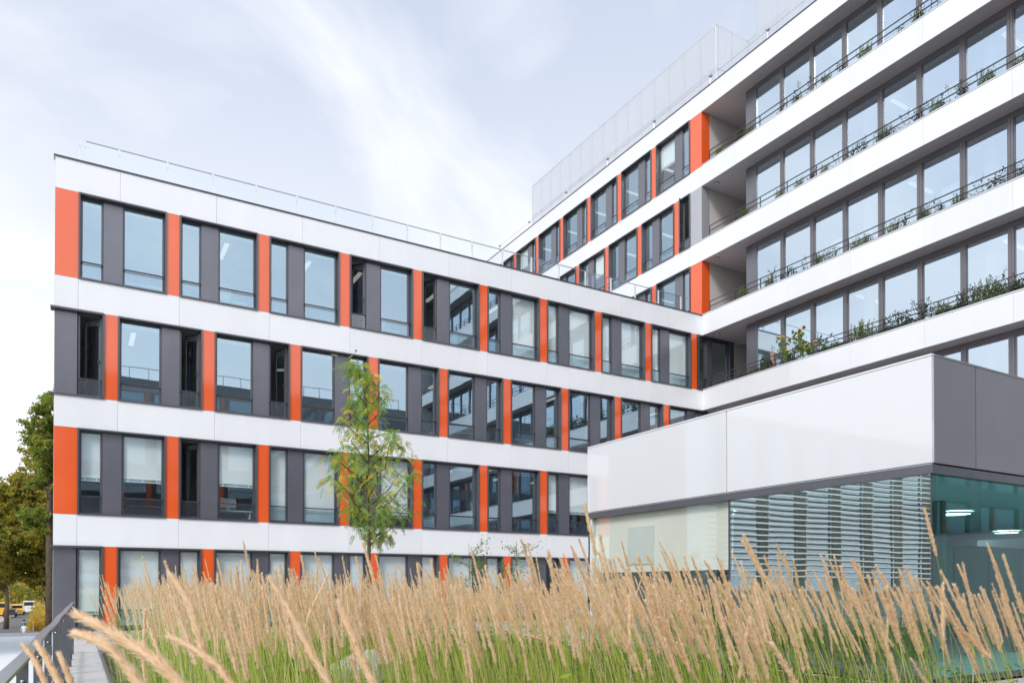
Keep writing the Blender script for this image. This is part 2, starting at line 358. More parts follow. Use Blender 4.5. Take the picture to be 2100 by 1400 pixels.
def group(kind, plane, s0, s1, z0, z1, order, blinds=(0, 0), opened=(0, 0)):
    """one recessed band of a narrow and a wide window with a grey panel between; order along +s"""
    w = s1 - s0; h = z1 - z0; dep = -.21; f = side(kind, 0)
    k = ('sur', round(w, 3), round(h, 3), kind)
    if k not in SHM:
        m = MB(); b = .045
        for q in ((0, b, 0, h), (w - b, w, 0, h), (b, w - b, 0, b), (b, w - b, h - b, h)): f(m, q[0], q[1], -.30, .045, q[2], q[3])
        SHM[k] = m.mesh('window_surround', FRAME)
    link('window_surround', SHM[k], B, wpos(kind, plane, s0, 0, z0))
    zi, hi = z0 + .048, h - .096
    if w < 1:
        window(kind, plane, s0 + .05, zi, w - .1, hi, dep, blinds[0], True, opened[0]); return
    nw, ww, gp = .60, 1.16, w - .1 - .60 - 1.16
    a = s0 + .05
    if order == 'NW': pn, pg, pw = a, a + nw, a + nw + gp
    else: pw, pg, pn = a, a + ww, a + ww + gp
    window(kind, plane, pn, zi, nw, hi, dep, blinds[0], True, opened[0])
    window(kind, plane, pw, zi, ww, hi, dep, blinds[1], True, opened[1])
    panel('grey_panel', kind, plane, pg + .003, pg + gp - .003, zi, zi + hi, GREYP, -.30, -.13, .004)
MOD = 2.76
# --- left wing bands (spandrels): Z of each band top
Z = [ZT - ST * k for k in range(5)]
LOFF = [1.09, 0., 1.05, 0., 1.05]
for k in range(5):
    s = -.6; e = LOFF[k] if LOFF[k] > .2 else 0.
    js = [-.6]; q = e
    while q < U0 - .3: js.append(q); q += 2.757
    js.append(U0 if k < 2 else 26)
    top = Z[k] - (.0)
    for a, b_ in zip(js, js[1:]): panel('white_panel', 'L', V0, a, b_, top - BD, top, WHITE)
    m = MB(); m.box(-.64, U0 + .0, V0 - .014, V0 + .30, top + .002, top + .022)
    if k == 0: m.obj('coping', COPING, B)
m = MB(); m.box(-.64, U0, V0 - .03, V0 - .014, ZT - .012, ZT + .03); m.obj('roof_edge_trim', RAILM, B)
# dark core behind the joints
m = MB()
for k in range(5): m.box(-.58, U0, V0 + .042, V0 + .34, Z[k] - BD + .01, Z[k] - .005)
m.obj('spandrel_core', DARK, B)
BL1 = {5: (0, 1), 6: (1, 1), 7: (1, 1), 8: (1, 1)}; OP1 = {3: (R(42), 0), 4: (R(60), 0)}
BL3 = {0: (.60, .58), 1: (.58, .56), 2: (1, 1), 3: (0, .88), 6: (.66, .66), 7: (.8, .8)}; OP3 = {1: (R(50), 0)}
for row in range(4):
    z1 = Z[row] - BD; z0 = Z[row + 1]
    if row == 3: z0 = FL - .0 if False else Z[4] + .0
    if row in (0, 2):
        panel('orange_panel', 'L', V0, -.6, 0, z0, z1, ORANGE)
        for i in range(9):
            a = 2.757 * i + .0
            bl = (BL1 if row == 0 else BL3).get(i, (0, 0)); op = (OP1 if row == 0 else OP3).get(i, (0, 0))
            group('L', V0, a, a + 2.385, z0, z1, 'NW', bl, op)
            panel('orange_panel', 'L', V0, a + 2.388, a + 2.757, z0, z1, ORANGE)
    else:
        zb = z0 if row == 1 else FL + .03
        # left end: grey return, narrow window, thin ledges
        m = MB()
        for q in ((-.70, .66, z1 - .045, z1 + .012), (-.70, .66, zb, zb + .045), (.64, .69, zb, z1)): m.box(q[0], q[1], V0 + .3, V0 - .05, q[2], q[3])
        m.obj('window_surround', FRAME, B)
        panel('grey_panel', 'L', V0, -.60, -.02, zb + .045, z1 - .045, GREYP, -.30, -.10, .004)
        window('L', V0, .0, zb + .048, .64, z1 - zb - .096, -.21, 0 if row == 1 else .85, row == 1, R(38) if row == 1 else 0)
        panel('orange_panel', 'L', V0, .69, 1.05, z0 if row == 1 else zb, z1, ORANGE)
        for i in range(9):
            a = 1.05 + 2.757 * i
            if row == 1:
                op = {0: (R(45), 0), 1: (R(62), 0)}.get(i, (0, 0)); group('L', V0, a, a + 2.385, z0, z1, 'WN', (0, 0), op)
            else: group('L', V0, a, a + 2.385, zb, z1, 'WN', (1, 1) if i not in (5, 7) else (0, 1))
            if a + 2.757 < U0: panel('orange_panel', 'L', V0, a + 2.388, a + 2.757, z0 if row == 1 else zb, z1, ORANGE)
# left wing shell
m = MB(); m.box(-.6, U0 + .2, V0 + 9, V0 + 9.2, GR, ZT - .1); m.box(-.61, -.45, V0 + .3, V0 + 9, GR, ZT - .02)
m.obj('wall', WHITE, B)
for zz in (9.6, 6.1):
    m = MB(); m.box(-.70, -.62, V0 - .02, V0 + .5, zz - .4, zz + 2.2); 
m = MB(); m.box(-.58, U0 + .3, V0 + .35, V0 + 9, ZT - .32, ZT - .12); m.obj('roof', CONC, B)
m = MB()
for k in range(1, 5): m.box(-.44, U0, V0 + .35, V0 + 8.9, Z[k] - .62, Z[k] - .32)
m.obj('floor_slab', INT_C, B)
m = MB(); m.box(-.44, U0, V0 + 4.6, V0 + 4.7, FL, ZT - .4)
for i in range(1, 9):
    if i % 2: m.box(i * 2.757 - .10, i * 2.757 - .0, V0 + .5, V0 + 4.6, FL, ZT - .4)
m.obj('interior_wall', INT_W, B)
for k in range(4):                      # desks, shelves and things on the sills, seen through the glass
    for i in range(9):
        if rnd.random() < .75:
            m = MB(); x = i * 2.757 + rnd.uniform(.3, 1.3); z = Z[k + 1] - .32
            m.box(x, x + 1.3, V0 + .7, V0 + 1.4, z + .70, z + .74)
            m.box(x + .05, x + .1, V0 + .75, V0 + 1.35, z, z + .70); m.box(x + 1.2, x + 1.25, V0 + .75, V0 + 1.35, z, z + .70)
            if rnd.random() < .7: m.box(x + .3, x + .8, V0 + .9, V0 + .94, z + .84, z + 1.16); m.box(x + .5, x + .6, V0 + .9, V0 + 1.0, z + .74, z + .84)
            m.obj('desk', INT_P if rnd.random() < .6 else INT_F, B)
        if rnd.random() < .8:
            m = MB(); x = i * 2.757 + rnd.uniform(.4, 1.6); z = Z[k + 1] - .34 + 2.7
            m.box(x, x + .14, V0 + .9, V0 + 2.2, z, z + .05); m.obj('ceiling_light', MATS['lamp_dim'] if 'lamp_dim' in MATS else mat('lamp_dim', (.9, .9, .9), .5, emis=((1, .95, .88), .45), var=.01), B)

# --- right part: upper facade north of the corner (V > V0)
def zr(k): return ZT + ST * k            # k=3 roof, 2 A, 1 B, 0 C, -1 D, -2 E
VE = 49.
RJ = [26.32 - 2.83 * i for i in range(-8, 13)]
RJ[8] = 26.32
for k in (3, 2, 1, 0, -1, -2):
    lo = -8.
    js = sorted({round(x, 3) for x in RJ if lo + .2 < x < VE - .2 and (k > 0 or x < V0 - .5)} | {lo, VE if k > 0 else V0 - .0} | ({V0} if k > 0 else set()))
    js = [j for i, j in enumerate(js)]
    for a, b_ in zip(js, js[1:]): panel('white_panel', 'R', U0, a, b_, zr(k) - BD, zr(k) - .0, WHITE)
    m = MB(); e = VE if k > 0 else V0 - .0
    if k == 3: m.box(U0 - .03, U0 + .4, lo, VE, zr(k) + .004, zr(k) + .03); m.obj('roof_edge_trim', RAILM, B)
    else:
        m.box(U0 - .006, U0 + .16, lo, V0 - .004, zr(k) + .012, zr(k) + .05); m.obj('coping', COPING, B)
        m = MB(); m.box(U0 - .002, U0 + .1, lo, V0 - .004, zr(k) + .0, zr(k) + .012); m.obj('shadow_gap', DARK, B)
    m = MB(); m.box(U0 + .042, U0 + .3, lo, (VE if k > 0 else V0), zr(k) - BD + .012, zr(k) - .006); m.obj('spandrel_core', DARK, B)
for row, k in enumerate((3, 2, 1)):
    z1 = zr(k) - BD; z0 = zr(k - 1)
    pm, nm = (ORANGE, 'orange_panel') if row != 1 else (PIERG, 'grey_panel')
    panel(nm, 'R', U0, V0 + .003, 26.31, z0, z1, pm)
    # return of the pier, facing the camera
    link(nm, box_mesh(nm, .505, z1 - z0 - .006, -.04, 0, 'L', pm), B, (U0 + .003, V0 + .0, z0 + .003))
    a = 26.32
    if row == 1:
        group('R', U0, a, a + .745, z0, z1, 'N', (.95, 0), (R(-70), 0)); panel('orange_panel', 'R', U0, a + .75, a + 1.10, z0, z1, ORANGE); a += 1.11
    i = 0
    while a + 2.4 < VE:
        group('R', U0, a, a + 2.40, z0, z1, 'WN' if row == 1 else 'NW', (0, 0) if (i * 7 + row) % 5 else (0, .5))
        panel('orange_panel', 'R', U0, a + 2.403, a + 2.765, z0, z1, ORANGE); a += 2.768; i += 1
# --- balconies south of the corner
for k in (3, 2, 1, 0, -1, -2):
    z1 = zr(k) - BD; z0 = zr(k - 1); zf = z0 - .35
    # soffit of the slab above, underside of the cladding
    m = MB(); m.box(U0 + .3, 30.5, -8, V0 - .002, z1 + .004, z1 + .5); m.box(U0 + .01, U0 + .3, -8, V0 - .002, z1 + .006, z1 + .011)
    m.obj('soffit', SOFFIT, B)
    m = MB(); m.box(U0 + .3, 30.5, -8, V0 - .002, zf - .06, zf); m.obj('balcony_floor', CONC, B)
    # recessed facade
    V1 = 22.97
    panel('grey_panel', 'R', UB, V1 + .02, 23.56, zf, z1, GREYP, -.06, 0)
    m = MB()
    m.box(UB - .03, UB + .12, -8, V1 + .02, z1 - .17, z1 - .003)
    m.obj('window_header', FRAMEB, B)
    n = 0; v = V1
    while v > -7:
        gw = 1.3
        if v < 11 and False: pass
        bl = 0
        if k == 0 and n < 3: bl = (.97, 1., 1.)[n]
        if k in (0,) and n == 3: bl = 0
        tilt = (k == 1 and n == 6)
        W = window('R', UB, v - gw - .02, zf, gw + .04, z1 - .17 - zf, -.03, bl, False, 0, GLASS_B, FRAMEB, .035)
        m = ('mul', round(z1 - zf, 2))
        if m not in SHM:
            q = MB(); q.box(-.035, .1, 0, .075, 0, z1 - .17 - zf); q.box(-.035, .1, .085, .16, 0, z1 - .17 - zf); q.box(.0, .1, .075, .085, 0, z1 - .17 - zf); SHM[m] = q.mesh('mullion', FRAMEB)
        link('mullion', SHM[m], B, (UB, v - gw - .02 - .16, zf))
        n += 1; v -= 1.5
    # loggia
    if k != 0:
        if k > 0 or k < 0: m = MB(); m.box(U0 + .51, 30.4, V0, V0 + .1, zf, z1 + .01); m.obj('beige_wall', BEIGE, B)
    m = MB(); m.box(30.3, 30.4, 23.5, V0, zf, z1 + .01); m.box(UB + .06, 30.3, 23.50, 23.56, zf, z1 + .01); m.obj('loggia_wall', SOFFIT, B)
    if k < 3:
        p = on_z(1400 + 488 / 7, 200 + 1222 / 7, zr(2) - BD)
        m = MB(); m.box(-.11, .11, -.11, .11, -.012, -.001, 0); m.lathe((0, 0, -.02), [(.001, -.03), (.05, -.03), (.055, .015)], 10, 1); m.obj('ceiling_lamp', [RAILG, BLINDH], B, (p.x, p.y, z1))
    # interior
    m = MB(); m.box(30.4, 30.5, -8, 23.5, zf, z1 + .4)
    for j in range(6): m.box(UB + 1.2, 30.4, 19.9 - j * 6, 20.0 - j * 6, zf, z1)
    m.obj('interior_wall', INT_W, B)
    m = MB(); m.box(UB + .13, 30.4, -8, 23.5, z1 - .05, z1 + .002); m.obj('interior_ceiling', INT_C, B)
    for vv in (18.05, 13.55, 9.0, 4.5, 0):
        m = MB(); m.lathe((UB + .75, vv, zf), [(.2, 0), (.2, z1 - zf)], 14); m.obj('column', INT_P, B)
    for vv in ((21.6, 18.7, 14.7), (20.3, 16.5), (18.7, 13.2), (16.5,), (17.2, 13.2), (15,))[k + 2]:
        m = MB(); m.box(UB + 1.0, UB + 2.4, vv, vv + .12, z1 - .12, z1 - .07); m.obj('ceiling_light', MATS['lamp_dim'], B)
# white boards standing behind the balcony glass
for (px, k, h, w) in ((1562, 2, 1.5, .5), (1742, 3, 1.5, .5), (1955, 2, 1.6, .55), (1950, 1, 1.6, .55), (1715, 1, 1.5, .5), (1700, 0, 1.3, .6)):
    v = on_u(px, 300, UB).y; zf = zr(k - 1) - .35
    m = MB(); m.box(UB + .35, UB + .40, v - w, v + w, zf + .1, zf + .1 + h)
    o = m.obj('pinboard', INT_P, B)
    if px == 1955:
        q = MB()
        c0 = (UB + .345, v, zf + 1.25)
        q.poly([(c0[0], v + .05 + .16 * math.cos(t) * (1 + .2 * math.sin(3 * t)) - .15, zf + .85 + .42 * math.sin(t)) for t in [i * .45 for i in range(14)]])
        q.obj('poster', mat('poster_lime', (.62, .78, .12), .7, var=.1, scale=8), o)
# end wall under the upper corner (row between the C and D bands): window band running on past the corner
z1 = zr(0) - BD; z0 = zr(-1)
m = MB()
for q in ((24.86, 24.93, z0, z1), (26.95, 27.2, z0, z1), (24.93, 26.95, z0, z0 + .05), (24.93, 26.95, z1 - .06, z1)): m.box(q[0], q[1], V0 - .02 if q[0] > U0 else V0 - .045, V0 + .3, q[2], q[3])
m.obj('window_surround', FRAME, B)
window('L', V0, 24.95, z0 + .05, .55, z1 - z0 - .1, -.15, 0, True, R(70))
panel('grey_panel', 'L', V0, 25.50, 25.86, z0 + .05, z1 - .06, GREYP, -.3, -.08, .004)
window('L', V0, 25.86, z0 + .05, 1.09, z1 - z0 - .1, -.15, 0, False)
m = MB(); m.box(27.2, 30.4, V0, V0 + .1, z0 - .35, z1 + .01); m.obj('beige_wall', BEIGE, B)
# building body: roof and walls of the tall part
m = MB(); m.box(U0 + .3, 42, -8, VE, zr(3) - .5, zr(3) - .1); m.obj('roof', CONC, B)
m = MB(); m.box(30.6, 42, -8, VE, GR, zr(3) - .5); m.box(U0, 30.6, VE - .3, VE, GR, zr(3) - .6); m.box(U0 + .05, 30.6, -8.2, -8.0, GR, zr(3) - .02)
m.box(U0 + .3, 30.6, -8, V0, GR, zr(-3) - .4)
m.obj('wall', WHITE, B)
m = MB(); m.box(U0 + 3.5, U0 + 3.6, V0 + .1, VE, ZT, zr(3) - .5)
for k in (2, 1): m.box(U0 + .35, 30, V0 + .1, VE, zr(k) - .62, zr(k) - .32)
m.obj('interior_wall', INT_W, B)
for k in (3, 2, 1):
    for j in range(7):
        m = MB(); vv = V0 + 1.5 + j * 2.77; z = zr(k) - BD - .15; m.box(U0 + .9, U0 + 2.2, vv, vv + .14, z, z + .05); m.obj('ceiling_light', MATS['lamp_dim'], B)

# balcony railings (one per storey): posts, three rails
posts = [25.16] + [23.6 - 1.405 * i for i in range(23)]
for k in (2, 1, 0, -1, -2):
    zb = zr(k) + .05
    Rl = link('balcony_railing', None, B, (U0 + .08, V0, zb))
    for v in posts:
        link('post', box_mesh('rail_post', .022, .52, -.022, .022, 'R', RAILM), Rl, (U0 + .10, v - .011, zb - .04))
    n_r = 3
    for z in ((.50, .27, .05) if k > -1 else (.50, .32, .13)):
        m = MB(); m.box(-.018, .018, -8 - V0, -.4, -.014, .014); m.obj('rail', RAILM, Rl, (U0 + .10, V0, zb + z))

# roof railing of the left wing
RR = tag(empty('roof_railing', (0, 26.25, ZT)), 'thin glazed safety railing with white posts along the lower flat roof', 'railing')
xs = [.02, .16] + [1.09 + 1.375 * i for i in range(18)]
for x in xs:
    m = MB(); m.box(-.03, .03, -.02, .02, -.2, 1.0); m.box(-.03, .03, -.03, -.02, .80, .84); m.obj('post', RPOST, RR, (x, 26.25, ZT))
m = MB(); m.box(.14, U0 - .25, -.014, .014, .985, 1.01); m.obj('rail', RAILG, RR, (0, 26.25, ZT))
for a, b_ in zip(xs[1:], xs[2:]):
    m = MB(); m.box(a + .03, b_ - .03, -.004, .004, .08, .96); m.obj('pane', GLASS_T, RR, (0, 26.25, ZT))

# rooftop plant screens
def screen(name, label, segs, z0, z1, pitch, corr):
    S = tag(empty(name, (segs[0][0], segs[0][1], z0)), label, 'screen')
    for (xa, ya, xb, yb, zt) in segs:
        L_ = math.hypot(xb - xa, yb - ya); dx, dy = (xb - xa) / L_, (yb - ya) / L_; nx, ny = dy, -dx; n = max(1, round(L_ / pitch)); w = L_ / n
        for i in range(n):
            m = MB(); a = i * w + .008; e = (i + 1) * w - .008
            steps = max(2, int((e - a) / .055)) if corr else 1
            if corr: steps += steps % 2
            pts = []
            for j in range(steps + 1):
                t = a + (e - a) * j / steps; off = .02 * (j % 2) if corr else 0; pts.append((xa + dx * t + nx * off, ya + dy * t + ny * off))
            for p, q in zip(pts, pts[1:]):
                m.poly([(p[0], p[1], z0), (q[0], q[1], z0), (q[0], q[1], zt), (p[0], p[1], zt)])
            m.obj('screen_panel', SCREEN, S)
        m = MB()
        for i in range(n + 1):
            t = i * w; x, y_ = xa + dx * t - nx * .08, ya + dy * t - ny * .08; m.box(x - .025, x + .025, y_ - .025, y_ + .025, z0, zt - .02)
        m.obj('post', RPOST, S)
        for zz in (z0 + (zt - z0) * .5, zt - .04):
            x0, y0, x1, y1 = xa - nx * .05, ya - ny * .05, xb - nx * .05, yb - ny * .05
            m = MB(); m.box(min(x0, x1) - .02, max(x0, x1) + .02, min(y0, y1) - .02, max(y0, y1) + .02, zz - .03, zz + .03); m.obj('beam', RPOST, S)
    return S
zr3 = zr(3) - .1
screen('plant_screen', 'long low screen of white perforated sheets on the highest roof, left of the two', [(26.7, 43.13, 26.7, 26.12, 27.32), (28.85, 26.12, 28.85, 23.66, 27.32)], zr3, 27.32, 1.15, False)
o = screen('plant_screen', 'taller screen of white corrugated perforated sheets at the top right edge of the roof', [(26.7, 23.64, 26.7, 9, 30.8)], zr3, 30.8, 1.2, True)
screen('plant_screen', 'short return screen of white vertical ribs between the two long rooftop screens', [(26.72, 26.10, 28.83, 26.10, 27.32)], zr3, 27.32, 1.05, True)
for px in ((29.5, 41.8), (28.6, 33.5), (28.4, 29.8)):
    m = MB(); m.lathe((0, 0, 0), [(.28, 0), (.28, 2.6), (.38, 2.7), (.38, 3.0), (.0, 3.02)], 12); m.tube([(0, 0, 1.6), (.9, 0, 1.6), (1.2, 0, 1.2), (1.2, 0, 0)], .2, 8)
    tag(m.obj('ventilation_duct', RPOST, None, (px[0], px[1], zr3), True), 'pale ventilation duct faintly visible behind the perforated rooftop screen, ' + ('far left end' if px[1] > 40 else 'middle one' if px[1] > 31 else 'nearest the inner corner'), 'duct')
C = tag(empty('safety_line', (25.5, 25, zr(3))), 'thin steel fall-protection line on small brackets along the highest roof edge', 'cable')
bv = [45.5, 41.56, 37.3, 33.2, 29.3, 25.35, 22.0, 18., 14.]
m = MB(); m.tube([(25.5, v, 23.86 - (0 if i % 2 == 0 else .02)) for i, v in enumerate(sorted(bv + [(a + b_) / 2 for a, b_ in zip(bv, bv[1:])], reverse=True))], .008, 4); m.obj('line', RAILG, C)
for v in bv:
    m = MB(); m.tube([(25.5, v, zr(3) - .1), (25.5, v, 23.80)], .018, 5); m.box(25.45, 25.55, v - .10, v + .02, 23.82, 23.89); m.tube([(25.5, v + .10, 23.93), (25.5, v + .02, 23.86)], .03, 5); m.obj('bracket', RAILG, C)

# ------------------------------------------------------------------ pavilion in front
PU, PV, PF = 9.54, 5.6, 13.13
PT, PB_, PG = 3.02, 1.61, 1.47
P = tag(empty('pavilion', (PU, PV, FL)), 'low glass pavilion with a white and grey fascia in front of the balconies', 'building')
def pp(name, b, mt, par=P): m = MB(); m.box(*b); return m.obj(name, mt, par)
vs_ = [PV + .0, 9.13, PF]
for i, (a, b_) in enumerate(zip(vs_, vs_[1:])):
    # outer corner rounding via small bevel boxes
    pp('white_panel', (PU, PU + .05, a + (.0 if i == 0 else .012), b_ - .012 if i == 0 else b_, PB_, PT - .035), WHITE_G)
pp('roof_edge_trim', (PU - .004, PU + .06, PV - .004, PF, PT - .028, PT), WHITE_G)
pp('core', (PU + .055, PU + .2, PV + .055, PF - .02, PB_ - .1, PT - .04), DARK)
us = [PU + .0, 10.57, 14.2, 17.9, 21.3, 24.6]
PGREY = mat('darker_end_cladding', (.30, .295, .33), .45, metal=.5, var=.04, scale=1.2)  # end fascia set to a darker grey than the long face
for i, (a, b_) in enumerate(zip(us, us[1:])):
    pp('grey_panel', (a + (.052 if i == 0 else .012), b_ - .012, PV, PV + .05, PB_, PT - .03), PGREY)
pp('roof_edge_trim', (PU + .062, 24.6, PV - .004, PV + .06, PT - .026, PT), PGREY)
pp('core', (PU + .21, 24.6, PV + .055, PV + .2, PB_ - .1, PT - .04), DARK)
m = MB(); m.box(PU, PU + .02, PV - .0, PF, PG + .10 + .02, PB_ - .012); m.obj('reveal_strip', COPING, P)
# window head frame, mitred at the corner
m = MB(); m.box(PU - .01, PU + .1, PV - .012, PF, PG, PG + .115); m.obj('head_frame', PFRAME, P)
m = MB(); m.box(PU + .102, 24.6, PV - .01, PV + .1, PG, PG + .113); m.obj('head_frame', PFRAME, P)
pp('roof', (PU + .2, 24.6, PV + .2, PF, PT - .3, PT - .08), CONC)
pp('wall', (PU + .02, 24.6, PF - .12, PF, FL, PT - .31), WHITE)
pp('ceiling', (PU + .10, 24.6, PV + .10, PF - .12, PG + .002, PG + .08), mat('pavilion_ceiling', (.72, .82, .88), .7, var=.03))
pp('floor', (PU + .0, 24.6, PV, PF, FL - .02, FL + .03), CONC)
# glazing
vs_ = [PV + .03, 9.10, PF - .04]
GLASS_P3 = glass('pavilion_clear_glass', (.97, .985, .97), (.97, 1.0, .98), .12, .02, rscale=.9)
for i, (a, b_) in enumerate(zip(vs_, vs_[1:])):
    pp('pane', (PU + .03, PU + .045, a + .012, b_ - .012, FL + .05, PG), GLASS_P3 if i else GLASS_P)
us = [PU + .04, 13.6, 17.2, 20.9, 24.5]
for a, b_ in zip(us, us[1:]): pp('pane', (a + .012, b_ - .012, PV + .03, PV + .045, FL + .05, PG), GLASS_P2)
pp('corner_post', (PU + .03, PU + .045, PV + .03, PV + .042, FL, PG), FRAME)
pp('mullion', (PU + .02, PU + .07, 9.085, 9.115, FL, PG), FRAME)
pp('mullion', (PU + .02, PU + .07, PF - .05, PF, FL, PG), FRAME)
for x in us[1:4]: pp('mullion', (x - .012, x + .012, PV + .02, PV + .06, FL, PG), FRAME)
pp('bottom_rail', (PU, PU + .1, PV + .05, PF, FL, FL + .10), FRAME); pp('bottom_rail', (PU + .1, 24.6, PV, PV + .1, FL, FL + .1), FRAME)
# inside: white wall and pinboard behind the far panes, inner glazed partition, round lights
pp('inner_wall', (PU + .12, PU + .16, 9.13, PF - .13, .30, PG - .002), mat('cream_wall', (.96, .94, .88), .8, var=.02))
pp('whiteboard', (PU + .10, PU + .115, 11.1, 11.9, .45, 1.2), INT_P)
pp('inner_wall', (PU + 3.2, PU + 3.3, 7.3, PF - .2, FL, PG - .002), mat('pavilion_partition', (.22, .27, .26), .8, var=.1))
for x in (11.2, 12.6, 14.2, 15.8, 17.4, 19.0, 20.6, 22.2): pp('inner_frame', (x, x + .06, 10.6, 10.66, FL, PG - .5), FRAME)
pp('inner_frame', (PU + 1, 24.5, 10.59, 10.67, PG - .5, PG - .42), FRAME)
pp('inner_pane', (PU + 1, 24.5, 10.62, 10.635, FL, PG - .5), mat('inner_green', (.02, .13, .11), .3, var=.05, coat=.5))
for (x, y_) in ((1958, 1050), (2064, 1089), (1745, 1067), (1412, 1091)):
    p = on_z(x, y_, PG - .01)
    if p.x > 24 or p.y > PF or p.x < PU + .2: p = Vector((PU + 1.3, 10 + rnd.random(), PG))
    m = MB(); m.lathe((0, 0, -.03), [(.30, .03), (.30, 0), (.27, -.01)], 24, 0); m.lathe((0, 0, -.03), [(.27, -.008), (.0, -.008)], 24, 1)
    m.obj('round_ceiling_light', [BLINDH, LAMPM], P, (p.x, p.y, PG - .01))
for i in range(4):                        # bar-height tables and stools read as dim shapes
    x = 10.6 + i * 1.6; m = MB(); m.box(x, x + .9, 7.4, 8.0, FL + .70, FL + .74); m.box(x + .4, x + .5, 7.65, 7.75, FL, FL + .7); m.obj('table', INT_F, P)

# ------------------------------------------------------------------ terrace railing on the left
TR = tag(empty('terrace_railing', (-.21, 3, FL)), 'grey metal terrace railing with flat handrail and dark upright plates beside the path', 'railing')
hz = FL + 1.0; ra, rb_ = on_z(0, 1376, hz), on_z(160, 1221, hz); sl = (rb_.x - ra.x) / (rb_.y - ra.y)
def rx(v): return ra.x + sl * (v - ra.y) + .006 * math.sin(v * 1.9)
m = MB(); N = 60; y0, y1 = -1.0, 17.2; W_ = .05
for i in range(N):
    a, b_ = y0 + (y1 - y0) * i / N, y0 + (y1 - y0) * (i + 1) / N; k = len(m.v)
    m.v += [(rx(a), a, hz - .014), (rx(a) + W_, a, hz - .014), (rx(b_) + W_, b_, hz - .014), (rx(b_), b_, hz - .014), (rx(a), a, hz), (rx(a) + W_, a, hz), (rx(b_) + W_, b_, hz), (rx(b_), b_, hz)]
    m.f += [tuple(k + i_ for i_ in q) for q in ((0, 3, 2, 1), (4, 5, 6, 7), (1, 2, 6, 5), (3, 0, 4, 7))]; m.m += [0] * 4
m.obj('handrail', RAILG, TR)
y = 1.2; i = 0
while y < 17.25:
    x = rx(y) + W_ / 2; m = MB(); m.box(x - .022, x + .022, y, y + .012, FL + .02, hz - .014); m.obj('upright_plate', RAILP, TR)
    m = MB(); m.box(x - .03, x + .03, y - .05, y + .06, FL + .0, FL + .014); m.obj('foot_plate', RAILP, TR)
    if True:
        m = MB(); m.lathe((x, y - .001, hz - .10), [(.008, 0), (.008, -.006), (.0, -.009)], 8, 0, (0, 1, 0)); m.obj('bolt', STEEL, TR, (0, 0, 0), True)
    y += 1.3; i += 1
m = MB(); xa, xb = rx(y0) + W_ / 2, rx(y1) + W_ / 2
m.poly([(xa, y0, FL + .15), (xb, y1, FL + .15), (xb, y1, FL + .19), (xa, y0, FL + .19)]); m.poly([(xa + .012, y0, FL + .15), (xb + .012, y1, FL + .15), (xb + .012, y1, FL + .19), (xa + .012, y0, FL + .19)]); m.poly([(xa, y0, FL + .19), (xb, y1, FL + .19), (xb + .012, y1, FL + .19), (xa + .012, y0, FL + .19)])
m.obj('lower_rail', RAILP, TR)
# white roof of the lower neighbour, beyond the railing
LRf = tag(empty('white_roofed_annex', (-6, 30, GR)), 'flat white roof of a lower annex beyond the terrace railing', 'building')
m = MB(); m.box(-5.2, -.70, -6, 36.3, -2.1, -1.98); m.box(-.70, -.33, -6, V0 - .1, -2.1, -1.98); m.obj('roof', ROOFW, LRf)
m = MB(); m.box(-5.2, -.70, 36.15, 36.4, -1.98, -1.86); m.obj('parapet', COPING, LRf)
m = MB(); m.box(-5.1, -.75, -5.8, 36.1, GR, -2.1); m.obj('wall', WHITE, LRf)
m = MB(); m.box(-.325, -.302, -6, V0 - .1, FL - .8, FL - .0); m.obj('edge_flashing', RAILP, LRf)
for i in range(14):
    for sx in (-1.15, -3.4):
        m = MB(); m.lathe((sx, 4 + i * 2.3, -1.985), [(.02, 0), (.02, .012), (0, .016)], 8); m.obj('roof_fixing', STEEL, LRf)

# ------------------------------------------------------------------ buildings behind the viewer (seen mirrored in the glazing)
OPP = mat('opposite_band', (.26, .27, .28), .6, var=.05)
O = tag(empty('opposite_office_building', (8, -16, GR)), 'opposite office wing with grey bands, seen mirrored in the window panes', 'building')
OZ = 16.6
m = MB(); m.box(-6, U0 + 14, -28, -14.2, GR, OZ - .3); m.obj('wall', PIERG if False else FRAME, O)
for k in range(6):
    m = MB(); z = OZ - k * 3.5; m.box(-6.1, U0 + 14, -14.2, -13.9, z - BD - .1, z); m.obj('grey_band', OPP, O)
for k in range(6):
    z = OZ - k * 3.5 - BD - .1
    for i in range(11):
        x = -5.5 + i * 2.75; m = MB(); m.box(x, x + 2.0, -14.19, -14.1, z - 2.5, z - .05); m.obj('window', GLASS, O)
        m = MB(); m.box(x + 2.05, x + 2.4, -14.19, -14.0, z - 2.46, z - .0); m.obj('orange_panel' if (i + k) % 2 else 'grey_panel', ORANGE if (i + k) % 2 else GREYP, O)
m = MB()
for i in range(24): m.box(-5.9 + i * 1.375, -5.86 + i * 1.375, -14.6, -14.56, OZ, OZ + 1.0)
m.box(-5.9, 25.8, -14.6, -14.56, OZ + .98, OZ + 1.02); m.obj('roof_railing', RAILG, O)
Lv = tag(empty('louvred_building', (-14, 28, GR)), 'building with white horizontal sun louvres, seen mirrored in the pavilion glass', 'building')
m = MB(); m.box(-30, -5.6, 24.4, 34, GR, 7.8); m.obj('wall', mat('louvre_wall', (.36, .43, .38), .6, c2=(.16, .22, .2), scale=.5), Lv)
m = MB(); m.box(-30, -5.5, 24.3, 34.1, 7.8, 8.1); m.obj('roof', WHITE, Lv)
q = MB(); q.poly([(-12.2, -.11, -.03), (12.2, -.11, -.03), (12.2, .11, .03), (-12.2, .11, .03)]); q.box(-12.2, 12.2, -.13, -.11, -.035, .03); lm = q.mesh('louvre', WHITE)
for i in range(27): link('louvre', lm, Lv, (-17.8, 23.9, .5 + i * .27))
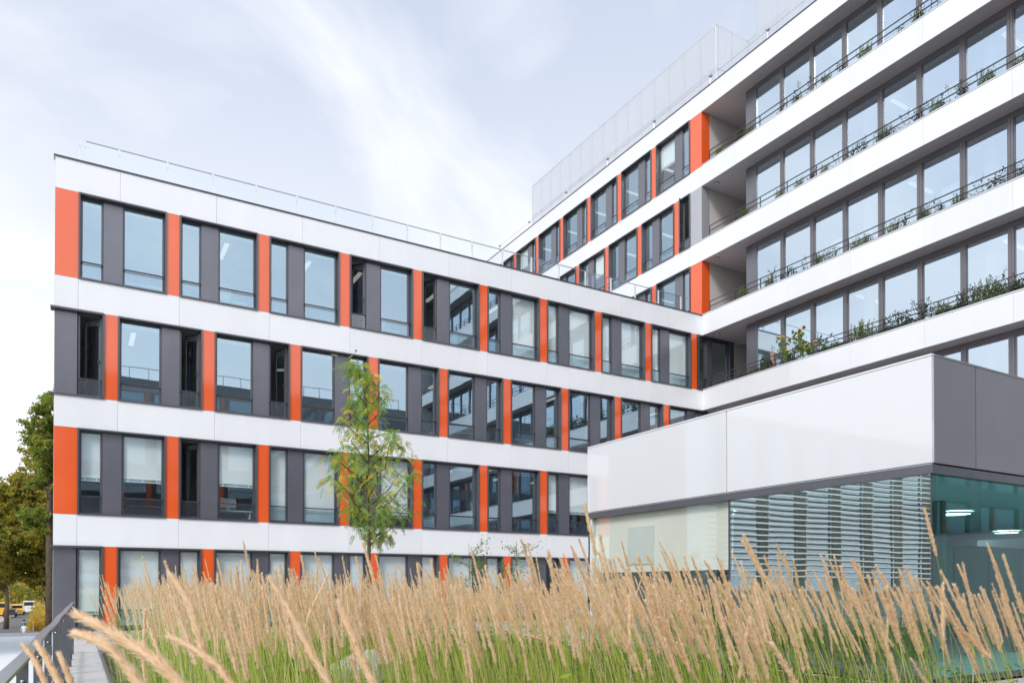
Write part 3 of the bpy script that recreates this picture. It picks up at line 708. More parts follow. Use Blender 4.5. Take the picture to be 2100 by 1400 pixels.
for v in range(10):
    m = MB(); x = -29.5 + v * 2.6; m.box(x, x + .06, 24.0, 24.1, GR, 7.8); m.obj('louvre_post', RPOST, Lv)
    m = MB(); m.box(x + .3, x + 2.2, 24.36, 24.4, -1.5, 7.4); m.obj('window', GLASS, Lv)

# ------------------------------------------------------------------ vegetation helpers
def leaf_quads(P_, size, dirs=None, asp=.45, droop=None, r=npr):
    """P_: (N,3) centres -> (N,4,3) small rhombic leaves"""
    n = len(P_); d = r.normal(size=(n, 3)) if dirs is None else dirs + r.normal(size=(n, 3)) * .35
    d /= np.linalg.norm(d, axis=1)[:, None]
    a = r.normal(size=(n, 3)); a -= (a * d).sum(1)[:, None] * d; a /= np.linalg.norm(a, axis=1)[:, None]
    s = (size * r.uniform(.6, 1.3, n))[:, None]
    return np.stack([P_ - d * s * .5, P_ + a * s * asp * .5, P_ + d * s * .5, P_ - a * s * asp * .5], 1)

# ------------------------------------------------------------------ young honey locust
def locust():
    d = 9.1; base = at_d(757, 1187.9, d); base.z = FL + .05
    T = tag(empty('honey_locust_tree', base), 'slender young locust tree with feathery green and yellow leaves rising from the reed grass', 'tree')
    def px(x, y, dd=0): return at_d(x, y, d + dd)
    cl = [base + Vector((0, 0, 0)), px(756, 1160), px(757, 1110), px(756, 1060), px(752, 1000), px(756, 940), px(754, 880), px(752, 830), px(742, 780), px(728, 742)]
    rad = [.030, .026, .023, .019, .015, .012, .009, .007, .005, .003]
    m = MB(); m.tube(cl, rad, 8); branches = []
    spec = [(757, 1120, 790, 1075, 800, 1010, .4), (757, 1120, 800, 1085, 845, 1030, .2), (754, 1090, 730, 1060, 742, 1098, .1), (755, 1075, 715, 1010, 672, 975, -.3), (754, 1060, 700, 1010, 700, 985, .3),
            (756, 1060, 800, 1030, 852, 970, -.4), (755, 1040, 800, 1000, 830, 960, .5), (753, 1010, 715, 960, 688, 930, .4), (754, 1000, 700, 950, 705, 915, -.4), (752, 985, 790, 960, 800, 905, -.5), (755, 1050, 760, 1000, 780, 930, .6),
            (755, 960, 790, 930, 828, 905, .2), (756, 940, 800, 905, 838, 932, .1), (755, 950, 720, 905, 735, 880, -.2), (755, 900, 785, 890, 815, 893, -.2), (755, 910, 720, 880, 695, 868, 0), (755, 880, 725, 850, 730, 825, .2), (755, 870, 775, 850, 790, 815, -.2), (753, 840, 775, 815, 782, 805, .1), (752, 830, 730, 805, 725, 790, .1),
            (748, 800, 760, 780, 765, 775, -.1), (745, 790, 735, 770, 722, 760, .1), (738, 770, 730, 755, 718, 745, 0), (756, 1095, 775, 1080, 765, 1055, -.3), (755, 1030, 735, 990, 735, 950, .5), (755, 1020, 775, 985, 765, 950, -.5), (757, 1105, 780, 1095, 795, 1100, .2), (755, 970, 745, 940, 720, 935, .5), (757, 1060, 790, 1040, 815, 1045, .5), (757, 1080, 735, 1040, 715, 1045, .3)]
    tips = []
    for (x0, y0, x1, y1, x2, y2, dd) in spec:
        a, b_, c = px(x0, y0), px(x1, y1, dd * .5), px(x2, y2, dd)
        pts = [a.lerp(b_, .5), b_, b_.lerp(c, .55) + Vector((0, 0, .03)), c]; pts = [a] + pts
        m.tube(pts, [.009, .008, .006, .004, .002], 5)
        for t in np.linspace(.18, 1, 15):
            if rnd.random() < .36: continue
            i = min(int(t * 4), 3); f = t * 4 - i; tips.append((pts[i].lerp(pts[i + 1], f), .095 if t < .95 else .065))
    for i in range(4, len(cl) - 1):
        for t in np.linspace(0, .9, 7): tips.append((cl[i].lerp(cl[i + 1], t), .08))
    m.obj('trunk', BARK, T, (0, 0, 0), True).location = -base
    leaves = []; mi = []
    for (p, sp) in tips:
        for _ in range(4):
            q = p + Vector((rnd.gauss(0, sp * .55), rnd.gauss(0, sp * .55), rnd.gauss(-.01, sp * .5)))
            dr = (q - p); dr.z -= rnd.uniform(.0, .05); dr = dr + Vector((rnd.gauss(0, .07), rnd.gauss(0, .07), 0)); dr.normalize()
            L_ = rnd.uniform(.055, .105); yl = rnd.random() < .20
            nv = Vector((rnd.gauss(0, 1), rnd.gauss(0, 1), rnd.gauss(0, .4))); sd = dr.cross(nv).normalized()
            n = 6
            for j in range(n):
                t = j / (n - 1); c = q + dr * L_ * t + Vector((0, 0, -.04 * t * t))
                for s_ in (-1, 1):
                    ld = (sd * s_ + dr * .5).normalized() * rnd.uniform(.020, .031); w = dr * .0095
                    leaves.append([c - w, c + ld * .5 + w * .2 - w * 1.1, c + ld, c + ld * .5 + w * 1.2]); mi.append(1 if yl else 0)
    V = np.array([[tuple(v) for v in q] for q in leaves])
    me = quads_mesh('crown', V, [LEAF_G, LEAF_Y], mi); link('crown', me, T, (0, 0, 0)).location = -base
locust()

# ------------------------------------------------------------------ street trees behind the building
def big_tree(name, base, h, cx, label, blobs, mats, nleaf, lsz, mix, trunk_r=.3):
    T = tag(empty(name, base), label, 'tree'); base = Vector(base)
    m = MB(); m.tube([(0, 0, 0), (.1, .1, h * .25), (0, .1, h * .5), (.1, 0, h * .8)], [trunk_r, trunk_r * .75, trunk_r * .5, trunk_r * .12], 9)
    P_ = []; D = []
    for (bx, by, bz, rx, rz) in blobs:
        c = Vector((bx, by, bz)); m.tube([(0, .05, max(1.5, bz - rz * 1.6)), Vector((bx * .5, by * .5, bz - rz * .5)), c], [trunk_r * .35, trunk_r * .2, .03], 6)
        n = int(nleaf * rx * rx * rz)
        # clumps of leaves on the blob, mostly near its skin
        nc = max(6, n // 55); u = npr.normal(size=(nc, 3)); u /= np.linalg.norm(u, axis=1)[:, None]; rr = npr.uniform(.45, 1.05, nc)[:, None]
        cc = np.array([bx, by, bz]) + u * rr * np.array([rx, rx, rz]); idx = npr.randint(0, nc, n)
        P_.append(cc[idx] + npr.normal(size=(n, 3)) * np.array([.28, .28, .2]) * lsz * 2.6)
    m.obj('trunk', BARK, T, base, True)
    P_ = np.concatenate(P_); V = leaf_quads(P_, lsz, asp=.75)
    mi = npr.choice(len(mats), len(P_), p=mix)
    link('crown', quads_mesh('crown', V, mats, mi), T, base)
p = on_v(100, 1188, 42); rb = []
for i in range(16):
    z = rnd.uniform(8.5, 16.6); rb.append((rnd.uniform(-.85, 2.0) * (1 - .35 * (z - 8) / 9), rnd.uniform(-1.5, 1.5), z, rnd.uniform(.7, 1.1), rnd.uniform(.6, 1.0)))
zm = on_v(98, 812, 42).z - GR; rb = [b_ for b_ in rb if b_[0] > -.3 and b_[2] < zm - .5]
for (x_, y_, r_) in ((98, 812, .42), (103, 835, .5), (84, 838, .42), (92, 862, .6), (72, 872, .5), (104, 885, .6), (60, 893, .42), (86, 900, .6), (52, 905, .3), (68, 918, .5), (98, 925, .6), (84, 945, .5), (104, 960, .6), (92, 985, .6)):
    q = on_v(x_, y_, 42); rb.append((q.x - p.x, rnd.uniform(-.6, .6), q.z - GR, r_, r_ * .95))
big_tree('plane_tree', (p.x, p.y, GR), 17, 0, 'tall green broad-leaved tree just behind the left end of the building', rb, [TL_G, TL_B, TL_Y], 3000, .15, [.68, .24, .08])
p = on_v(97, 1188, 56); rb = []
for i in range(60):
    z = rnd.uniform(4.2, 13.6); e = 1 - max(0, z - 10.5) / 5.5; rb.append((rnd.uniform(-5.6, 1.6) * e - 1.2 * (z > 11), rnd.uniform(-2.4, 2.4), z, rnd.uniform(.9, 1.4), rnd.uniform(.7, 1.1)))
rb = [b_ for b_ in rb if 7.2 < b_[2] < 11.6]
for (x_, y_, r_) in ((50, 935, .5), (62, 950, .7), (88, 960, .8), (38, 985, .8), (15, 985, .6), (60, 985, .9), (3, 1005, .8), (28, 1010, 1.), (50, 1020, 1.), (80, 1010, 1.), (100, 1030, 1.), (10, 1040, 1.1), (40, 1055, 1.1), (70, 1050, 1.1), (25, 1085, 1.1), (60, 1090, 1.1), (95, 1080, 1.1), (10, 1120, 1.1), (45, 1130, 1.1), (80, 1130, 1.1), (20, 1165, 1.), (60, 1170, 1.), (95, 1175, 1.0), (75, 1190, .7), (98, 1198, .8), (85, 1215, .5)):
    q = on_v(x_, y_, 56); rb.append((q.x - p.x, rnd.uniform(-1, 1), q.z - GR, r_, r_ * .85))
big_tree('street_tree', (p.x, p.y, GR), 13, 0, 'big olive-brown autumn tree with painted golden sun glints, overhanging the street beside the building', rb, [TL_B, TL_G, TL_Y], 1700, .18, [.48, .26, .26], .28)
p = on_v(13, 1188, 118); rb = []
for i in range(22): rb.append((rnd.uniform(-5.5, 3.5), rnd.uniform(-3, 3), rnd.uniform(6.4, 13.), rnd.uniform(1.3, 2.2), rnd.uniform(1.0, 1.6)))
big_tree('street_tree', (p.x, p.y, GR), 12, 0, 'further yellow-green street tree with sunlight painted into its golden leaves at the left edge', rb, [TL_Y, TL_B, TL_G], 420, .30, [.45, .35, .20], .35)
# hedge and palisade beside the road
p = on_z(84, 1284, GR)
H = tag(empty('hedge', (-3.2, 95, GR)), 'golden-leaved hedge on the right side of the street, low sun painted into the leaf colour', 'hedge')
P_ = np.stack([npr.uniform(-4.1, -1.6, 9000), npr.uniform(86, 112, 9000), GR + 1.2 + np.abs(npr.normal(0, .95, 9000))], 1)
link('foliage', quads_mesh('foliage', leaf_quads(P_, .26, asp=.7), [TL_Y, TL_B], npr.choice(2, 9000, p=[.78, .22])), H)
PW = mat('weathered_wood', (.38, .27, .19), .85, c2=(.22, .15, .10), scale=6, stretch=(1, 1, .2))
Fc = tag(empty('wooden_fence', (-3, 75, GR)), 'weathered wooden paling fence under the golden hedge', 'fence')
for i in range(60):
    m = MB(); y = 70 + i * .55; h = 1.9 + rnd.uniform(-.14, .14); x = -2.95 - (y - 70) * .045; m.box(x, x + .08, y, y + .42, GR, GR + h); m.obj('paling', PW, Fc)

n = 9000; V_ = leaf_quads(np.stack([npr.uniform(-40, 22, n), npr.uniform(225, 245, n), GR + 1.5 + np.abs(npr.normal(0, 3.6, n))], 1), 1.1, asp=.8)
tag(link('far_trees', quads_mesh('far_trees', V_, [TL_B, TL_Y, TL_G], npr.choice(3, n, p=[.5, .25, .25]))), 'olive and golden mass of trees closing the far end of the street', 'trees', kind='stuff')
# ------------------------------------------------------------------ street vehicles (far away, a few pixels)
def vehicle(name, label, cat, loc, L_, W, Hh, cab, bodym, grp=None):
    T = tag(empty(name, loc), label, cat, grp); gl = mat('vehicle_glass_' + name, (.03, .04, .05), .1, var=.05) if 'vg' not in MATS else MATS['vg']; MATS['vg'] = gl
    m = MB(); x0, x1 = -W / 2, W / 2
    prof = [(0, .35), (0, 1.0 if not cab else Hh), (L_ * .05, Hh if cab else 1.0), (L_ * .22, 1.05 if not cab else Hh), (L_ * .34, Hh), (L_ * .80, Hh), (L_ * .97, 1.05 if not cab else Hh * .95), (L_, .95), (L_, .35)]
    for a in (x0, x1): m.poly([(a, p_[0], p_[1]) for p_ in prof])
    for p_, q in zip(prof, prof[1:]): m.poly([(x0, p_[0], p_[1]), (x1, p_[0], p_[1]), (x1, q[0], q[1]), (x0, q[0], q[1])])
    m.obj('body', bodym, T, loc)
    m = MB(); zc = Hh * .62; wins = [(x0 + .1, x1 - .1, -.02, -.005, zc, Hh * .9), (x0 - .012, x0 - .002, L_ * .3, L_ * .8, zc + .1, Hh * .92), (x1 + .002, x1 + .012, L_ * .3, L_ * .8, zc + .1, Hh * .92)]
    [(lambda q: (q.box(*b_), q.obj('window', gl, T, loc)))(MB()) for b_ in wins]
    for a in (x0 + .02, x1 - .02):
        for b_ in (L_ * .18, L_ * .8):
            m = MB(); m.lathe((a - .11, b_, .34), [(.02, -.02), (.33, 0), (.34, .05), (.34, .18), (.33, .22), (.02, .24)], 12, 0, (1, 0, 0)); m.obj('wheel', DARK, T, loc)
def road_pt(x, y): q = on_z(x, y, GR); return q
p = on_v(14, 1188, 168); vehicle('yellow_lorry', 'yellow lorry parked at the kerb under the street trees', 'lorry', (p.x - 1.0, p.y, GR + .01), 8, 2.3, 2.7, True, mat('paint_yellow', (.75, .42, .04), .35, coat=.6, var=.03))
p = on_v(36, 1188, 176); vehicle('yellow_van', 'yellow van with a dark front beside the yellow lorry', 'van', (p.x, p.y, GR + .01), 5, 1.9, 2.1, False, MATS['paint_yellow'])
p = on_v(60, 1188, 186); vehicle('white_van', 'white van at the far end of the street', 'van', (p.x, p.y, GR + .01), 6, 2.0, 2.6, True, mat('paint_white', (.75, .78, .8), .35, coat=.6, var=.03))
p = on_v(22, 1188, 160); vehicle('dark_car', 'dark car parked at the left kerb of the street', 'car', (p.x - .2, p.y, GR + .14), 4.3, 1.8, 1.45, False, mat('paint_dark', (.03, .035, .05), .3, coat=.6, var=.03))
# ------------------------------------------------------------------ two pedestrians
def person(loc, label, shirt, legs, hair, ph=0):
    T = tag(empty('person', loc), label, 'person')
    me = bpy.data.meshes.new('body')
    J = [(0, 0, .95), (0, 0, 1.18), (0, 0, 1.42), (0, 0, 1.52), (0, 0, 1.66), (.18, 0, 1.41), (.27, .02, 1.14), (.29, .10, .92), (-.18, 0, 1.41), (-.27, -.02, 1.14), (-.28, .08, .92),
         (.10, 0, .90), (.12, .05, .50), (.12, -.02, .08), (.12, .14, .04), (-.10, 0, .90), (-.11, -.10, .50), (-.12, -.22, .10), (-.12, -.08, .04), (0, 0, 1.74)]
    E = [(0, 1), (1, 2), (2, 3), (3, 4), (4, 19), (2, 5), (5, 6), (6, 7), (2, 8), (8, 9), (9, 10), (0, 11), (11, 12), (12, 13), (13, 14), (0, 15), (15, 16), (16, 17), (17, 18)]
    r = [.15, .135, .15, .055, .10, .06, .045, .035, .06, .045, .035, .095, .065, .045, .04, .095, .065, .045, .04, .07]
    me.from_pydata(J, E, []); o = link('body', me, T, loc)
    sk = o.modifiers.new('skin', 'SKIN'); 
    for v, rr in zip(me.skin_vertices[0].data if me.skin_vertices else [], r): v.radius = (rr, rr * .75)
    if not me.skin_vertices:
        bpy.context.view_layer.update()
    sd = o.modifiers.new('sub', 'SUBSURF'); sd.levels = 1; sd.render_levels = 1
    return T, o, r
SKINM = mat('skin', (.55, .34, .25), .6, var=.03)
def clothed(loc, label, shirt, legs, hair):
    """body as one surface, coloured by height through its material"""
    T, o, r = person(loc, label, shirt, legs, hair)
    bpy.context.view_layer.objects.active = o
    if not o.data.skin_vertices:
        bpy.ops.object.select_all(action='DESELECT') if bpy.ops.object.select_all.poll() else None
    dg = bpy.context.evaluated_depsgraph_get()
    for v, rr in zip(o.data.skin_vertices[0].data, r): v.radius = (rr, rr * .75)
    o.data.skin_vertices[0].data[0].use_root = True
    m = bpy.data.materials.new('clothes_' + shirt[0]); m.use_nodes = True; n = m.node_tree.nodes; l = m.node_tree.links; b = n['Principled BSDF']; b.inputs['Roughness'].default_value = .8
    tcn = n.new('ShaderNodeTexCoord'); sp = n.new('ShaderNodeSeparateXYZ'); l.new(tcn.outputs['Object'], sp.inputs[0])
    rp = n.new('ShaderNodeValToRGB'); rp.color_ramp.interpolation = 'CONSTANT'
    mr = n.new('ShaderNodeMath'); mr.operation = 'DIVIDE'; mr.inputs[1].default_value = 1.8; l.new(sp.outputs['Z'], mr.inputs[0]); l.new(mr.outputs[0], rp.inputs[0])
    e = rp.color_ramp.elements; e[0].position = 0; e[0].color = (.05, .04, .04, 1); e[1].position = .05; e[1].color = (*legs, 1)
    for pos, c in ((.53, shirt[1]), (.815, (.55, .34, .25))): q = e.new(pos); q.color = (*c, 1)
    l.new(rp.outputs[0], b.inputs['Base Color']); o.data.materials.append(m)
    q = MB(); q.lathe((0, -.01, 1.70), [(.0, .12), (.07, .105), (.108, .05), (.112, 0), (.10, -.05)], 10); q.obj('hair', hair, T, loc, True)
    for s_ in (-1, 1):
        q = MB(); q.lathe((s_ * .035, .085 if False else -.098, 1.68), [(.012, 0), (.0, .006)], 6, 0, (0, -1, 0)); q.obj('eye', DARK, T, loc)
HAIRD = mat('hair_dark', (.03, .02, .015), .7, var=.1); HAIRB = mat('hair_brown', (.16, .08, .04), .7, var=.1)
p1 = at_d(50, 1188, 77); p2 = at_d(50.5, 1188, 85)
clothed((p1.x, p1.y, GR + .012), 'person in a white shirt and pale trousers with a dark bag on the street', ('white', (.85, .86, .88)), (.78, .68, .62), HAIRB)
clothed((p2.x - .05, p2.y, GR + .012), 'person with dark hair in a green top walking behind the one in white', ('green', (.01, .30, .25)), (.10, .10, .12), HAIRD)

# ------------------------------------------------------------------ balcony plants
def plant_mesh(kind, seed):
    r = np.random.RandomState(seed); rr = random.Random(seed); P_ = []; D = []; mi = []; stems = MB()
    if kind == 'spiky':
        for _ in range(26):
            a = rr.uniform(0, 6.28); t = rr.uniform(0, .42); h = rr.uniform(.22, .48); dr = Vector((math.cos(a) * t * .6, math.sin(a) * t * 1.2, 1)).normalized(); b0 = Vector((rr.uniform(-.03, .03), rr.uniform(-.16, .16), 0))
            stems.tube([b0, b0 + dr * h], [.005, .002], 3, caps=False)
            for j in range(26):
                q = b0 + dr * h * (j / 26) ** .8; P_.append(q + Vector((rr.gauss(0, .012), rr.gauss(0, .012), 0))); D.append(dr + Vector((rr.gauss(0, .7), rr.gauss(0, .7), .3))); mi.append(0)
        sz, asp, mats = .05, .28, [BPO, BPL]
    elif kind == 'sparse':
        for _ in range(5):
            p = Vector((rr.uniform(-.04, .04), rr.uniform(-.18, .18), 0)); dr = Vector((rr.uniform(-.2, .1), rr.uniform(-.5, .5), 1)).normalized(); h = rr.uniform(.2, .62); pts = [p.copy()]
            for j in range(7):
                dr = (dr + Vector((rr.gauss(0, .14), rr.gauss(0, .22), 0))).normalized(); p = p + dr * h / 7; pts.append(p.copy())
                for _k in range(5): P_.append(p + Vector((rr.gauss(0, .035), rr.gauss(0, .04), rr.gauss(0, .03)))); D.append(Vector((rr.gauss(0, 1), rr.gauss(0, 1), rr.gauss(0, .6)))); mi.append(0)
            stems.tube(pts, [.004] * len(pts), 3, caps=False)
        sz, asp, mats = .045, .75, [BPL, BPO]
    else:                                  # dense
        n = 1100; u = r.normal(size=(n, 3)); u /= np.linalg.norm(u, axis=1)[:, None]; rad = r.uniform(.3, 1.12, n)[:, None]
        q = u * rad * np.array([.16, .36, .26]); q[:, 2] = np.abs(q[:, 2]) * 1.3
        P_ = [Vector(x) for x in q]; D = [Vector(x) for x in r.normal(size=(n, 3))]; mi = list(r.choice(2, n, p=[.7, .3]))
        for _ in range(14): stems.tube([(0, rr.uniform(-.2, .2), 0), (rr.uniform(-.1, .1), rr.uniform(-.35, .35), rr.uniform(.2, .42))], [.006, .002], 3, caps=False)
        sz, asp, mats = .045, .7, [BPL, BPO]
    V = leaf_quads(np.array([tuple(x) for x in P_]), sz, np.array([tuple(x.normalized()) for x in D]), asp, r=r)
    return quads_mesh('foliage', V, mats, mi), stems.mesh('stems', BARK)
PM = {(k, i): plant_mesh(k, 40 + i + 10 * j) for j, k in enumerate(('spiky', 'sparse', 'dense')) for i in range(3)}
PL = {2: [(1477, 'spiky'), (1517, 'sparse'), (1534, 'spiky'), (1600, 'sparse'), (1632, 'spiky'), (1650, 'sparse'), (1697, 'spiky'), (1735, 'sparse'), (1777, 'spiky'), (1852, 'sparse'), (1884, 'spiky'), (1902, 'sparse')],
      1: [(1525, 'spiky'), (1597, 'spiky'), (1640, 'spiky'), (1662, 'sparse'), (1690, 'spiky'), (1722, 'sparse'), (1745, 'sparse'), (1763, 'sparse'), (1785, 'sparse'), (1810, 'spiky'), (1838, 'sparse'), (1866, 'sparse'), (1882, 'sparse'), (1920, 'spiky'), (1955, 'sparse'), (1980, 'sparse'), (2023, 'spiky'), (2097, 'spiky')],
      0: [(1527, 'spiky'), (1578, 'spiky'), (1592, 'sparse'), (1612, 'sparse'), (1632, 'sparse'), (1660, 'sparse'), (1684, 'spiky'), (1702, 'sparse'), (1750, 'spiky'), (1768, 'spiky'), (1790, 'sparse'), (1828, 'spiky'), (1850, 'sparse'), (1893, 'spiky'), (1918, 'sparse'), (1932, 'sparse'), (1967, 'spiky'), (2015, 'sparse'), (2035, 'sparse'), (2066, 'sparse'), (2082, 'sparse'), (2096, 'sparse')],
      -1: [(1481, 'dense'), (1520, 'dense'), (1548, 'dense'), (1567, 'spiky'), (1580, 'sparse'), (1596, 'sparse'), (1621, 'sparse'), (1690, 'dense'), (1708, 'dense'), (1728, 'dense'), (1757, 'spiky'), (1775, 'spiky'), (1815, 'dense'), (1822, 'sparse'), (1838, 'dense'), (1860, 'dense'), (1866, 'sparse'), (1884, 'sparse'), (1900, 'sparse'), (1930, 'spiky'), (1935, 'dense'), (1958, 'dense'), (1972, 'sparse'), (1987, 'dense'), (2018, 'spiky'), (2034, 'spiky'), (2060, 'sparse'), (2085, 'dense'), (2097, 'sparse')]}
BN = {2: 'top', 1: 'second highest', 0: 'third', -1: 'lowest visible'}
ORD = ['first', 'second', 'third', 'fourth', 'fifth', 'sixth', 'seventh', 'eighth', 'ninth', 'tenth', 'eleventh', 'twelfth', 'thirteenth', 'fourteenth', 'fifteenth', 'sixteenth', 'seventeenth', 'eighteenth', 'nineteenth', 'twentieth', 'twenty-first', 'twenty-second', 'twenty-third', 'twenty-fourth']
KD = {'spiky': 'bushy needle-leaved plant', 'sparse': 'thin twiggy climber', 'dense': 'dense dark leafy shrub'}
for k, lst in PL.items():
    cnt = {}
    for i, (x, kd) in enumerate(lst):
        v = on_u(x, 600, U0 + .2).y; z = zr(k) + .05
        T = empty('balcony_plant', (U0 + .22, v, z - .02)); n = cnt.get(kd, 0); cnt[kd] = n + 1
        tag(T, '%s behind the %s balcony rail, %s from the left' % (KD[kd], BN[k], ORD[n]), 'plant', 'plants on the balconies')
        fo, stm = PM[(kd, i % 3)]; sc_ = rnd.uniform(.85, 1.25) * (1.5 if k == -1 and kd != 'dense' else 1.25 if kd == 'spiky' else 1.05)
        a = link('foliage', fo, T, WL[T]); b_ = link('stems', stm, T, WL[T])
        T.scale = (sc_, sc_ * (-1 if rnd.random() < .5 else 1), sc_ * (.72 if kd == 'dense' else 1)); T.rotation_euler = (0, 0, 0)
        if x == 1481: T.scale = (.5, .55, .5)
# sunflowers
def sunflower(px_, hgt, lean, nh, label, seed, face=1.):
    rr = random.Random(seed); v = on_u(px_, 700, U0 + .2).y; z = zr(-1)
    T = tag(empty('sunflower', (U0 + .2, v, z)), label, 'flower', 'sunflowers on the lowest visible balcony'); st = MB(); heads = []
    main = [Vector((0, 0, 0)), Vector((0, lean * .3, hgt * .5)), Vector((-.05, lean * .7, hgt * .85)), Vector((-.1, lean, hgt))]
    st.tube(main, [.018, .014, .010, .006], 6); heads.append(main[-1])
    lv = []
    for i in range(nh - 1):
        t = rr.uniform(.45, .9); p = main[1].lerp(main[3], (t - .4) * 1.5) if t > .4 else main[1]; e = p + Vector((rr.uniform(-.25, .05), rr.uniform(-.38, .38), rr.uniform(.1, .35))); st.tube([p, p.lerp(e, .6) + Vector((0, 0, .05)), e], [.008, .006, .005], 5); heads.append(e)
    st.obj('stem', LEAF_SF, T, WL[T])
    n = 18 + nh * 9; P_ = []
    q = MB()
    for i in range(n):
        t = rr.uniform(.35, 1); c = main[0].lerp(main[3], t) + Vector((rr.uniform(-.18, .1), rr.uniform(-.28, .28) * (1 if nh > 1 else .5), rr.uniform(-.05, .12))); a = rr.uniform(0, 6.28); d = Vector((math.cos(a) * .7, math.sin(a), -.7 - rr.random())).normalized(); s_ = d.cross(Vector((rr.random(), rr.random(), 1))).normalized(); L_ = rr.uniform(.10, .2); w = L_ * .38
        q.poly([c, c + d * L_ * .35 + s_ * w, c + d * L_]); q.poly([c, c + d * L_, c + d * L_ * .35 - s_ * w])
    q.obj('leaves', LEAF_SF, T, WL[T])
    for i, hd in enumerate(heads):
        ax = Vector((-1, -.3 - rr.random() * .3, -.45 if rr.random() < .6 else .1)).normalized(); r_ = rr.uniform(.045, .065)
        m = MB(); m.lathe(hd, [(.0, .012), (r_ * .6, .02), (r_, .005), (r_ * .8, -.03), (.0, -.04)], 12, 0, ax)
        a0 = ax.orthogonal().normalized(); b0 = ax.cross(a0)
        for j in range(16):
            t = 6.283 * j / 16 + rr.uniform(-.1, .1); e = a0 * math.cos(t) + b0 * math.sin(t); f_ = ax.cross(e); L_ = r_ * rr.uniform(1.5, 2.0) * face
            m.poly([hd + e * r_ * .85 - f_ * .008, hd + e * (r_ + L_ * .5) * .8 - f_ * .014 - ax * .01, hd + e * L_ - ax * .02, hd + e * (r_ + L_ * .5) * .8 + f_ * .014 - ax * .01, hd + e * r_ * .85 + f_ * .008], 1)
        m.obj('flower_head', [SEEDM, PETAL_Y], T, WL[T])
sunflower(1641, 1.22, -.05, 5, 'tallest branching sunflower with drooping seed heads above the lowest visible balcony rail', 3, .85)
sunflower(1610, 1.18, .05, 2, 'thin sunflower at the left of the tall branching one', 5, .9)
sunflower(1660, .50, .05, 2, 'low bright yellow sunflower to the right of the tall one, behind the rail', 8, 1.15)
sunflower(1617, .55, 0, 1, 'small orange-yellow sunflower at the foot of the thin one', 9)

# ------------------------------------------------------------------ reed grass
LEFT = Vector((-math.cos(YAW), math.sin(YAW), 0)); TOW = Vector((-math.sin(YAW), -math.cos(YAW), 0))
def plume_pts(base, tip, bend, n=8):
    base, tip = Vector(base), Vector(tip); mid = base.lerp(tip, .55) + bend; o = []
    for i in range(n):
        t = i / (n - 1); o.append((1 - t) ** 2 * base + 2 * t * (1 - t) * mid + t * t * tip)
    return o
QF, QM = [], []
def arr_push(a, m): QF.append(a); QM.append(np.full(len(a), m, dtype=np.int32))
def reed_plume_geo(pts, L_, rad, n, r):
    """spikelets round the last L_ metres of a stem: (N,4,3)"""
    pts = np.array([tuple(p) for p in pts]); seg = np.linalg.norm(np.diff(pts, axis=0), axis=1); cum = np.concatenate([[0], np.cumsum(seg)]); tot = cum[-1]
    t = r.uniform(0, 1, n); s = tot - L_ * (1 - t)
    c = np.stack([np.interp(s, cum, pts[:, i]) for i in range(3)], 1)
    tn = np.stack([np.interp(np.minimum(s + .02, tot), cum, pts[:, i]) for i in range(3)], 1) - np.stack([np.interp(s - .02, cum, pts[:, i]) for i in range(3)], 1)
    tn /= np.linalg.norm(tn, axis=1)[:, None]
    prof = (rad * (np.sin(np.pi * np.clip(t * .86 + .10, 0, 1)) ** .7) * (1 - .35 * t) * (1 + .35 * np.sin(t * 37 + r.uniform(0, 6))))[:, None]
    a = r.normal(size=(n, 3)); a -= (a * tn).sum(1)[:, None] * tn; a /= np.linalg.norm(a, axis=1)[:, None]
    k = r.uniform(.1, 1, (n, 1)); p0 = c + a * prof * k * .7; d = tn * .9 + a * .32 + r.normal(size=(n, 3)) * .12; d /= np.linalg.norm(d, axis=1)[:, None]
    b = np.cross(d, a); b /= np.linalg.norm(b, axis=1)[:, None]; return p0, d, b
def add_reed(base, h, lean, bend, L_, rad, n, r, w=.0028, green=True):
    tip = base + lean; pts = plume_pts(base, tip, bend)
    p0, d, b = reed_plume_geo(pts, L_, rad, n, r)
    ln = (rad * .9 + .006) * r.uniform(.6, 1.4, (n, 1)); ww = (rad * .09 + .0010) * 1.0
    q_ = np.stack([p0, p0 + d * ln * .5 + b * ww, p0 + d * ln, p0 + d * ln * .5 - b * ww], 1); k_ = int(len(q_) * .72)
    arr_push(q_[:k_], 0); arr_push(q_[k_:], 4)
    P_ = np.array([tuple(p) for p in pts]); m_ = len(P_) - 1
    sd = np.array(LEFT) * w
    A, B_ = P_[:-1], P_[1:]; k = np.linspace(1, .45, m_ + 1)[:, None]
    arr_push(np.stack([A - sd * k[:-1], A + sd * k[:-1], B_ + sd * k[1:], B_ - sd * k[1:]], 1), 2 if r.rand() < .72 else 1)
def add_blade(base, h, dr, arch, w, m, r):
    n = 6; t = np.linspace(0, 1, n + 1)[:, None]; dr = np.array(dr)
    P_ = np.array(base) + np.array([0, 0, 1]) * h * (t - arch * t ** 2.4) + dr * h * (.12 * t + .75 * arch * t ** 2)
    s_ = np.cross(dr + np.array([0, 0, .01]), [0, 0, 1]); s_ /= np.linalg.norm(s_) + 1e-9; s_ = (s_ * .8 + np.array(LEFT) * .5)
    ww = w * (1 - t ** 2.5) + .0004
    arr_push(np.stack([P_[:-1] - s_ * ww[:-1], P_[:-1] + s_ * ww[:-1], P_[1:] + s_ * ww[1:], P_[1:] - s_ * ww[1:]], 1), m)
rg = np.random.RandomState(5)
def in_field(u, v):
    if not (.50 < u < 8.9 and .9 < v < 15.5): return False
    if u > PU - .55: return False
    return True
count = 0; clumps = []
